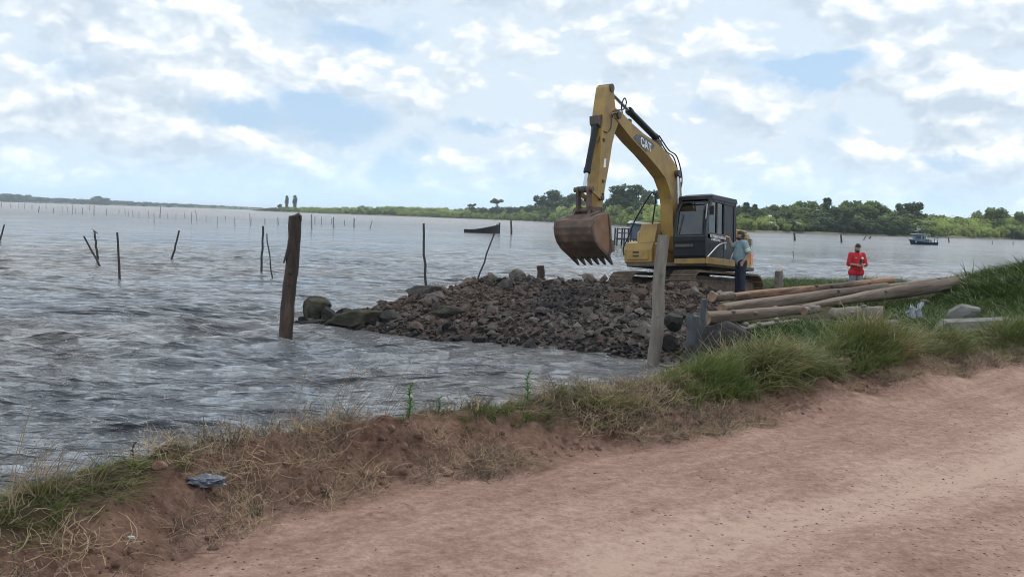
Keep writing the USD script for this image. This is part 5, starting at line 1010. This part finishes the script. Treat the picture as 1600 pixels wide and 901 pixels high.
# ---------------------------------------------------------------- boats and hut
def lofted(sections, closed=True):
    n, k = len(sections), len(sections[0]); v = np.vstack(sections); f = []
    for i in range(n - 1):
        for j in range(k - (0 if closed else 1)):
            a, b = i * k + j, i * k + (j + 1) % k; f += [[a, b, b + k], [a, b + k, a + k]]
    return T(v, f)
def hull_shape(L, B, H, sheer, n=17, tuck=.55, flat=.0):
    S = []
    for t in np.linspace(0, 1, n):
        w = B / 2 * (1 - abs(2 * t - 1.0 + flat) ** 2.6) ** .8 if 0 < t < 1 else .02; w = max(w, .03); z = sheer(t)
        S.append([(t * L, -w, z), (t * L + 0, -w * tuck, 0.0 - .1), (t * L, 0, -.22), (t * L, w * tuck, -.1), (t * L, w, z), (t * L, w * .9, z - .03), (t * L, w * tuck * .85, H * .25), (t * L, -w * tuck * .85, H * .25), (t * L, -w * .9, z - .03)])
    S = np.asarray(S, float); return S
def sunken_boat():
    p = on_level(752, 364); k = p[1] / 1600; L = 55 * k
    t = thing('rowboat', 'black half-sunken wooden rowboat far out on the water', 'boat', p + V([-27 * k, 0, 0]))
    z = lambda s: (.45 + 1.25 * max(0, s - .25) ** 1.3) * 9 * k + .15
    S = hull_shape(L, 1.7, .5, z)
    S[:, :, 2] += -.12 * (1 - S[:, :, 0] / L)
    obj('hull', lofted(S), 'boat_dark', t, 30)
    for q, nm in ((0, 'gunwale'), (4, 'gunwale')): obj(nm, tube(S[:, q] + V([0, 0, .03]), .07, 6), 'boat_dark', t)
    for s in (.45, .72):
        i = int(s * 16); obj('thwart', box(S[i, 0, 0] - .12, S[i, 0, 0] + .12, S[i, 0, 1] * .9, S[i, 4, 1] * .9, S[i, 0, 2] - .22, S[i, 0, 2] - .16), 'boat_dark', t)
    obj('stem_post', hull([(L - .15, a, b) for a in (-.08, .08) for b in (0, z(1) + .35)] + [(L + .12, a, b) for a in (-.05, .05) for b in (0, z(1) + .4)]), 'boat_dark', t)
sunken_boat()
def fishing_boat():
    p = on_level(1440, 382); k = p[1] / 1600; L = 43 * k
    t = thing('fishing_boat', 'small dark blue fishing boat with a wheelhouse moored off the far bank', 'boat', p + V([-20 * k, 0, 0]))
    z = lambda s: (7.6 - 10 * s + 6.5 * s * s) * k + .0
    n = 17; S = []
    for s in np.linspace(0, 1, n):
        w = 1.0 * min(1, (s / .35 + .03) ** .7) * (1 - .15 * max(0, s - .7)); zz = z(s); x = s * L; x0 = x + (1 - s) ** 2 * 3.2 * k
        S.append([(x, -w, zz), (x0, -w * .7, -.05), (x0, 0, -.3), (x0, w * .7, -.05), (x, w, zz), (x, w * .92, zz - .12), (x, -w * .92, zz - .12)])
    S = np.asarray(S, float); m = lofted(S); i = (n - 1) * 7; m = cat_([m, T(S[-1], [[0, 1, 2], [0, 2, 3], [0, 3, 4], [0, 4, 5], [0, 5, 6]])])
    obj('hull', m, 'boat_blue', t, 30)
    for q in (0, 4): obj('gunwale', tube(S[:, q] + V([0, 0, .02]), .055, 6), 'boat_teal', t)
    wh = obj('wheelhouse', box(8 * k, 24 * k, -.72, .72, 4 * k, 15.2 * k, .04), 'boat_teal', t)
    for x0, x1 in ((9 * k, 16 * k), (18 * k, 21.5 * k)): obj('window', box(x0, x1, -.735, -.715, 9 * k, 13.4 * k), 'window_dark', wh)
    obj('window_frame', cat_([box(17 * k, 22.5 * k, -.742, -.725, 13.4 * k, 14.2 * k), box(17 * k, 17.9 * k, -.742, -.725, 7 * k, 13.4 * k), box(21.6 * k, 22.5 * k, -.742, -.725, 7 * k, 13.4 * k)]), 'boat_white', wh)
    obj('cabin_roof', hull([(x, y, zz) for x, zz in ((3.5 * k, 15.6 * k), (31 * k, 15.2 * k), (31 * k, 16.2 * k), (14 * k, 17.2 * k), (4 * k, 16.4 * k)) for y in (-.85, .85)]), 'boat_white', t)
    for x in (26, 30): obj('roof_post', rod((x * k, -.7, 4 * k), (x * k, -.7, 15.3 * k), .06, 6), 'boat_white', t)
    mast = obj('mast', rod((14 * k, 0, 16.5 * k), (12 * k, 0, 28.5 * k), .06, 6), 'boat_white', t)
    obj('radar', box(12 * k, 16.5 * k, -.3, .3, 22 * k, 24.5 * k, .05), 'boat_white', mast); obj('lamp_box', box(8 * k, 13 * k, -.2, .2, 20 * k, 21.3 * k, .03), 'boat_white', mast)
    obj('stern_frame', cat_([rod((L - 1 * k, -.7, 2 * k), (L - .6 * k, -.7, 13 * k), .08, 6), rod((L - 1 * k, .7, 2 * k), (L - .6 * k, .7, 13 * k), .08, 6), rod((L - .6 * k, -.7, 11 * k), (L - .6 * k, .7, 11 * k), .07, 6)]), 'boat_teal', t)
    obj('net_heap', crumpled((9 * k, 1.0, 6 * k), 4, .4).apply_translation([31 * k, 0, 6 * k]), 'boat_teal', t, True)
    obj('bow_fender', crumpled((2.2 * k, .3, 3 * k), 9, .1).apply_translation([8 * k, -1.05, 4 * k]), 'boat_white', t, True)
fishing_boat()
def hut():
    p = on_level(992, 384); k = p[1] / 1600; o = V([-31 * k, 0, 0])
    t = thing('stilt_hut', 'small dark hut on stilts in the water behind the excavator boom', 'hut', p + o)
    obj('platform', box(0, 62 * k, -1.2, 1.4, 9 * k, 11.5 * k), 'hut_wood', t)
    for x in (1, 12, 22, 31, 41, 51, 60):
        for y in (-1.1, 1.3): obj('stilt', rod((x * k, y, -1), (x * k + .02, y, (27 if x < 24 else 10) * k), .09, 6), 'hut_wood', t)
    for z in (19.5, 26): obj('rail', cat_([rod((0, -1.1, z * k), (24 * k, -1.1, z * k), .05, 6)]), 'hut_wood', t)
    obj('cabin_wall', hull([(x, y, z) for x, z in ((21 * k, 11 * k), (60 * k, 11 * k), (60 * k, 35 * k), (25 * k, 35 * k)) for y in (-1.1, 1.2)]), 'hut_tarp', t)
    obj('cabin_roof', hull([(x, y, z) for x, z in ((20 * k, 35.2 * k), (64 * k, 33.5 * k), (64 * k, 35 * k), (24 * k, 39 * k)) for y in (-1.4, 1.5)]), 'roof_pale', t)
    obj('doorway', box(46 * k, 55 * k, -1.13, -1.10, 12 * k, 31 * k), 'hut_wood', t)
hut()

# ---------------------------------------------------------------- the far shores
SHORE_PX = V([(318, 324.6), (400, 329.6), (520, 334.2), (640, 338.3), (760, 342.6), (880, 347.6), (960, 352), (1040, 357), (1150, 361.6), (1300, 366.3), (1450, 370.8), (1600, 374.6), (1750, 379.4), (2100, 392)])
SH = V([on_level(x, y)[:2] for x, y in SHORE_PX])
def shore_y(x): return np.interp(x / 1, SH[:, 0], SH[:, 1])
_az = np.arctan2(SH[:, 0], SH[:, 1])
def shore_r(az): return np.interp(az, _az, np.hypot(SH[:, 0], SH[:, 1]))
def far_point(px, back):                  # ground that stands BACK metres behind the waterline in direction px
    d = sky_dir(px, 350); az = math.atan2(d[0], d[1]); r = shore_r(az) + back; return V([r * math.sin(az), r * math.cos(az)])
def far_z(back): return np.interp(back, [-3, 0, 1.5, 8, 40, 200, 900], [-.8, 0.0, .7, 1.1, 1.8, 3.5, 6.])
def far_shore():
    px = np.linspace(322, 2050, 260); back = V([-3, -1, 0, .6, 1.5, 3, 8, 20, 40, 80, 200, 500, 900]); v = []
    g = np.random.default_rng(8); wob = gaussian_filter(g.normal(size=260), 2) * 6
    for i, x in enumerate(px):
        for b in back:
            q = far_point(x, b + wob[i] * (abs(b) < 100)); v.append((q[0], q[1], far_z(b)))
    n, k = len(px), len(back); i = np.arange(n * k).reshape(n, k); q = np.stack([i[:-1, :-1], i[:-1, 1:], i[1:, 1:], i[1:, :-1]], -1).reshape(-1, 4)
    m = T(V(v), np.vstack([q[:, [0, 1, 2]], q[:, [0, 2, 3]]]))
    if m.face_normals[:, 2].mean() < 0: m.invert()
    tag(obj('far_bank', m, 'shore_mud', smooth=True), kind='structure')
    # low land on the other side of the lagoon
    x = np.linspace(-400, 430, 120); z_ = []
    D = 3600.; hh = gaussian_filter(np.random.default_rng(4).normal(size=120), 4) * 14; v = []
    for i, a in enumerate(x):
        d = sky_dir(a, 340); d = d / np.hypot(d[0], d[1])
        for b, z in ((0, -.5), (10, 1.5), (120, 5 + hh[i] * .3), (700, 9 + hh[i]), (1500, 11 + hh[i]), (2500, 2)): v.append((d[0] * (D + b), d[1] * (D + b), z))
    i = np.arange(120 * 6).reshape(120, 6); q = np.stack([i[:-1, :-1], i[:-1, 1:], i[1:, 1:], i[1:, :-1]], -1).reshape(-1, 4); m = T(V(v), np.vstack([q[:, [0, 1, 2]], q[:, [0, 2, 3]]]))
    if m.face_normals[:, 2].mean() < 0: m.invert()
    tag(obj('far_land', m, 'leaf_dark', smooth=True), kind='structure')
far_shore()
def crown(g, blobs, n, leaf):
    """leaf clumps spread through a few overlapping volumes, denser towards the outside, with gaps"""
    w = V([b[3] * b[4] * b[5] for b in blobs]) ** .75; ch = g.choice(len(blobs), n, p=w / w.sum()); B = V(blobs)[ch]
    d = g.normal(size=(n, 3)); d /= np.linalg.norm(d, axis=1, keepdims=True); r = g.uniform(.25, 1, n) ** .42 * (1 + .12 * g.normal(size=n)); c = B[:, :3] + d * r[:, None] * B[:, 3:6]
    keep = meshkit.fbm(c * .55 + g.uniform(0, 50), 3, 3) > .40; c, d = c[keep], d[keep]; n = len(c)
    nr = d + g.normal(size=(n, 3)) * .7 + V([0, 0, .3]); nr /= np.linalg.norm(nr, axis=1, keepdims=True); a = np.cross(nr, g.normal(size=(n, 3))); a /= np.linalg.norm(a, axis=1, keepdims=True); b = np.cross(nr, a); s = leaf * g.uniform(.5, 1.3, n)[:, None]
    v = np.stack([c - a * s, c - b * s * .7, c + a * s, c + b * s * .7], 1).reshape(-1, 3); i = np.arange(n)[:, None] * 4
    return T(v, np.vstack([i + V([[0, 1, 2]]), i + V([[0, 2, 3]])]).astype(int))
def limbs(g, h, r, tips):
    out = [tube(curve([(0, 0, -.5), (.1 * g.normal(), .1 * g.normal(), h * .5), (.2 * g.normal(), 0, h)], 4), np.linspace(r, r * .5, 8), 7)]
    for t in tips: s = V([0, 0, h * g.uniform(.55, .95)]); out.append(tube(curve([s, (s + V(t)) / 2 + V([0, 0, .3]), t], 4), np.linspace(r * .45, r * .12, 8), 5))
    return cat_(out)
KINDS = {}
def tree_kind(name, blobs, h, r, leaf, n, size, seed):
    g = np.random.default_rng(seed); c = klass(name); usdkit.mesh(stage, f'/World/Looks/{name}/trunk', limbs(g, h, r, [b[:3] for b in blobs[:6]]), M['trunk_bark'], 60); usdkit.mesh(stage, f'/World/Looks/{name}/crown', crown(g, blobs, n, size), M[leaf]); KINDS[name] = c.GetPath()
def rb(seed, n, R, z0, z1, r0, r1, flat=.8):
    g = np.random.default_rng(seed); out = []
    for k in range(n):
        a = g.uniform(0, 6.28); q = R * math.sqrt(g.uniform()); r = g.uniform(r0, r1); out.append((q * math.cos(a), q * math.sin(a), g.uniform(z0, z1), r, r, r * flat))
    return out
# every kind is ten metres tall before it is sized
tree_kind('round_tree', rb(1, 11, 2.9, 4.2, 8.2, 1.3, 2.1), 5.0, .3, 'leaf_dark', 3000, .42, 1)
tree_kind('broad_tree', rb(2, 13, 4.2, 3.6, 8.6, 1.3, 2.1), 4.5, .35, 'leaf_mid', 3400, .42, 2)
tree_kind('umbrella_tree', rb(3, 9, 3.4, 7.6, 9.0, .9, 1.5, .55), 7.0, .28, 'leaf_mid', 1700, .36, 3)
tree_kind('slim_tree', [(.1, 0, z, r, r, 1.0) for z, r in ((1.6, 1.0), (3.1, 1.1), (4.6, 1.1), (5.8, 1.25), (7.0, 1.4), (8.1, 1.2), (9.1, .8))] + rb(4, 4, 1.1, 5, 8.6, .6, .9), 7.0, .22, 'leaf_dark', 1700, .34, 4)
tree_kind('tall_shrub', rb(5, 12, 3.6, 1.2, 7.6, 1.5, 2.4, 1.1), 3.0, .2, 'leaf_light', 2600, .45, 5)
tree_kind('willow_shrub', rb(6, 10, 3.0, 1.0, 7.0, 1.4, 2.2, 1.2), 3.0, .2, 'leaf_light', 2400, .40, 6)
tree_kind('dark_shrub', rb(7, 12, 3.8, 1.4, 7.8, 1.5, 2.3, .9), 3.0, .2, 'leaf_dark', 2800, .42, 7)
GT = np.random.default_rng(55)
def tree(kind, label, px, top, back, wide=1., group=None, base=None, name='tree'):
    q = far_point(px, back); d = sky_dir(px, top); r = math.hypot(*q); z1 = EYE[2] + r * d[2] / math.hypot(d[0], d[1]); z0 = float(far_z(back)); h = max(1.5, z1 - z0); s = h / 10.
    return copy_of(KINDS[kind], name, label, 'tree', (q[0], q[1], z0), GT.uniform(0, 360), (s * wide, s * wide, s), group)
tree('slim_tree', 'left one of the two slim dark trees standing above the low far shore', 447.5, 305.5, 60)
tree('slim_tree', 'right one of the two slim dark trees standing above the low far shore', 460, 305, 70, 1.15)
tree('round_tree', 'small round tree at the foot of the two slim trees', 437, 318, 60, 1.)
tree('umbrella_tree', 'flat-topped umbrella-shaped tree on the far shore above the sunken boat', 776, 309, 40, .9)
tree('umbrella_tree', 'small flat-topped tree on the far shore left of the bigger umbrella tree', 737, 317, 40, .8)
tree('round_tree', 'large dark tree crown on the far shore left of the excavator stick', 872, 294, 50, 1.25)
tree('round_tree', 'dark tree on the far shore just beside the excavator stick', 900, 300, 60, 1.1)
tree('round_tree', 'dark tree at the left foot of the large dark crown', 848, 303, 60, 1.)
tree('round_tree', 'biggest dark round tree, framed between excavator stick and boom', 982, 285, 40, 1.35)
tree('round_tree', 'dark tree on the right shoulder of the biggest round tree', 1009, 293, 45, 1.)
tree('round_tree', 'dark tree on the left shoulder of the biggest round tree', 957, 297, 50, .9)
tree('slim_tree', 'dark pointed tree on the far shore right behind the cab', 1165, 316, 30, 1.4)
tree('slim_tree', 'second pointed tree on the far shore right of the cab', 1178, 319, 40, 1.3)
tree('broad_tree', 'mid green tree behind the pale roofs on the far shore', 1212, 317, 60, 1.)
tree('broad_tree', 'mid green tree above the pale roofs, left of the wide crown', 1236, 317, 60, 1.)
tree('broad_tree', 'wide green crown on the far shore above the left stakes', 1262, 310, 50, 1.25)
tree('slim_tree', 'dark upright tree beside the wide green crown', 1291, 309, 45, 1.5)
tree('dark_shrub', 'very dark low round tree at the far water edge above the man in red', 1318, 321, 8, 1.1)
tree('broad_tree', 'wide pale crown, left one of a pair behind the dark low tree', 1334, 309, 50, 1.0)
tree('broad_tree', 'wide pale crown, right one of a pair behind the dark low tree', 1364, 310, 50, 1.05)
tree('broad_tree', 'green tree under the pair of wide pale crowns', 1348, 316, 35, 1.1)
tree('round_tree', 'dark rounded tree, left of the twin crowns behind the fishing boat', 1408, 315, 50, .85)
tree('round_tree', 'dark rounded tree, right of the twin crowns behind the fishing boat', 1428, 313, 50, .95)
tree('broad_tree', 'lower tree on the far shore right of the fishing boat', 1470, 333, 40, 1.2)
tree('broad_tree', 'lower tree on the far shore between fishing boat and tallest right crown', 1500, 336, 40, 1.2)
tree('broad_tree', 'tallest green crown on the far shore at the right edge of the picture', 1545, 320, 30, 1.1)
tree('broad_tree', 'tree on the far shore cut by the right edge of the picture', 1590, 327, 30, 1.1)
def thicket():
    g = np.random.default_rng(91); px, bk = [], []
    for _ in range(2300):
        x = g.uniform(395, 1800); px.append(x); bk.append(abs(g.normal(0, 1)) ** 1.2 * 26 + 3)
    px, bk = V(px), V(bk); kinds = ['tall_shrub', 'willow_shrub', 'dark_shrub', 'broad_tree']; P, S, K = [], [], []
    topline = lambda x: np.interp(x, [395, 430, 520, 600, 680, 740, 800, 860, 960, 1040, 1150, 1250, 1400, 1500, 1600, 1800], [327, 322.5, 322, 320.5, 321, 322, 322, 318, 315, 317, 321, 325, 326, 337, 335, 336])
    for x, b in zip(px, bk):
        q = far_point(x, b); d = sky_dir(x, 350); r = math.hypot(*q); tz = EYE[2] + r * (lambda e: e[2] / math.hypot(e[0], e[1]))(sky_dir(x, topline(x)))
        z0 = float(far_z(b)); room = max(1.2, tz - z0); h = room * min(1., .28 + b / 55. + g.normal() * .10) * g.uniform(.75, 1.05); s = max(.12, h / 9.4); P.append((q[0], q[1], z0 - .3)); S.append((s * g.uniform(.9, 1.5), s * g.uniform(.9, 1.5), s))
        k = meshkit.noise(V([x * .012, b * .03, 1.]), 7) + g.normal() * .16; K.append(0 if k < .38 else 1 if k < .58 else 3 if k < .7 else 2)
    pi_path = numbered('/World', 'shrubbery'); pi = UsdGeom.PointInstancer.Define(stage, pi_path); tag(pi, 'dense green thicket of shrubs and small trees along the far shore', 'thicket', kind='stuff'); rel = pi.CreatePrototypesRel()
    for kd in kinds:
        src = usdkit.mesh(stage, f'{pi_path}/{kd}', crown(np.random.default_rng(len(kd)), {'tall_shrub': rb(5, 12, 3.6, 1.2, 7.6, 1.5, 2.4, 1.1), 'willow_shrub': rb(6, 10, 3.0, 1.0, 7.0, 1.4, 2.2, 1.2), 'dark_shrub': rb(7, 12, 3.8, 1.4, 7.8, 1.5, 2.3, .9), 'broad_tree': rb(2, 13, 4.2, 3.6, 8.6, 1.3, 2.1)}[kd], 1300, .55), M[{'tall_shrub': 'leaf_light', 'willow_shrub': 'leaf_light', 'dark_shrub': 'leaf_dark', 'broad_tree': 'leaf_mid'}[kd]]); rel.AddTarget(src.GetPath())
    n = len(P); pi.CreateProtoIndicesAttr(Vt.IntArray.FromNumpy(V(K, np.int32))); pi.CreatePositionsAttr(Vt.Vec3fArray.FromNumpy(V(P, np.float32))); pi.CreateScalesAttr(Vt.Vec3fArray.FromNumpy(V(S, np.float32))); a = g.uniform(0, 3.14, n); pi.CreateOrientationsAttr([Gf.Quath(float(math.cos(x)), 0., 0., float(math.sin(x))) for x in a])
    # woods on the land across the lagoon
    P, S, K = [], [], []
    for _ in range(900):
        x = g.uniform(-380, 410); b = g.uniform(5, 900) ; d = sky_dir(x, 340); d = d / np.hypot(d[0], d[1]); r = 3600 + b; h = g.uniform(9, 15) + (8 if 143 < x < 162 else 6 if -5 < x < 45 and g.uniform() < .3 else 0); h *= np.interp(x, [-380, 0, 200, 330, 410], [1.3, 1.2, .9, .6, .35]); s = h / 9.
        P.append((d[0] * r, d[1] * r, 1.0 + b * .006)); S.append((s * g.uniform(1, 2.2), s * g.uniform(1, 2.2), s)); K.append(int(g.integers(0, 2)))
    for x0, h, n_ in ((152, 26, 8), (12, 24, 6), (24, 22, 5), (38, 20, 4), (166, 15, 2)):
        for _ in range(n_):
            x = x0 + g.normal() * 3.2; d = sky_dir(x, 340); d = d / np.hypot(d[0], d[1]); r = 3650 + g.uniform(0, 60); s = h / 9. * g.uniform(.85, 1.); P.append((d[0] * r, d[1] * r, 2.)); S.append((s * .8, s * .8, s)); K.append(1)
    path = numbered('/World', 'far_woods'); pi = UsdGeom.PointInstancer.Define(stage, path); tag(pi, 'blue line of distant woods across the lagoon at left', 'woods', kind='stuff'); rel = pi.CreatePrototypesRel()
    for i, nm in enumerate(('crown', 'crown_001')): rel.AddTarget(usdkit.mesh(stage, f'{path}/{nm}', crown(np.random.default_rng(600 + i), rb(60 + i, 12, 4, 1, 7.5, 1.6, 2.6, 1.), 260, 1.5), M['leaf_dark']).GetPath())
    n = len(P); pi.CreateProtoIndicesAttr(Vt.IntArray.FromNumpy(V(K, np.int32))); pi.CreatePositionsAttr(Vt.Vec3fArray.FromNumpy(V(P, np.float32))); pi.CreateScalesAttr(Vt.Vec3fArray.FromNumpy(V(S, np.float32)))
thicket()
def house(label, px, back, w, h, d, roofh, yaw, seed):
    q = far_point(px, back); t = thing('house', label, 'house', (q[0], q[1], float(far_z(back))), yaw)
    obj('wall', box(-w / 2, w / 2, -d / 2, d / 2, -.5, h), 'house_wall', t)
    e = .4; obj('roof', hull([(x, y, h + .02) for x in (-w / 2 - e, w / 2 + e) for y in (-d / 2 - e, d / 2 + e)] + [(x, 0, h + roofh) for x in (-w / 2 - e, w / 2 + e)] + [(x, y, h + .12) for x in (-w / 2 - e, w / 2 + e) for y in (-d / 2 - e, d / 2 + e)]), 'roof_pale', t)
    for k in (-.28, .22): obj('window', box(k * w - .5, k * w + .5, -d / 2 - .02, -d / 2 + .02, h * .4, h * .8), 'window_dark', t)
    obj('door', box(-.45, .45, -d / 2 - .025, -d / 2 + .02, -.4, h * .75), 'window_dark', t)
house('low pale house, highest of the roofs among the far shore trees', 1208, 26, 4.6, 4.4, 4, 1.3, 20, 1)
house('long pale house with low roof near the far bank', 1197, 10, 6.5, 2.0, 4, 1.2, -8, 2)
house('small pale house, right of the roofs among the far shore trees', 1240, 13, 4.2, 2.6, 4, 1.0, 12, 3)

# ---------------------------------------------------------------- haze
M['air'] = usdkit.material(stage, '/World/Looks/air', {'v': ('principled_volume', {'color': (.80, .90, 1.0), 'density': .0001, 'anisotropy': .3})}, [], volume='v.volume')
tag(obj('haze', box(-9600, 9600, -9600, 9600, -2.2, 34), 'air'), kind='stuff', label='thin bluish haze over the lagoon', cat='haze')
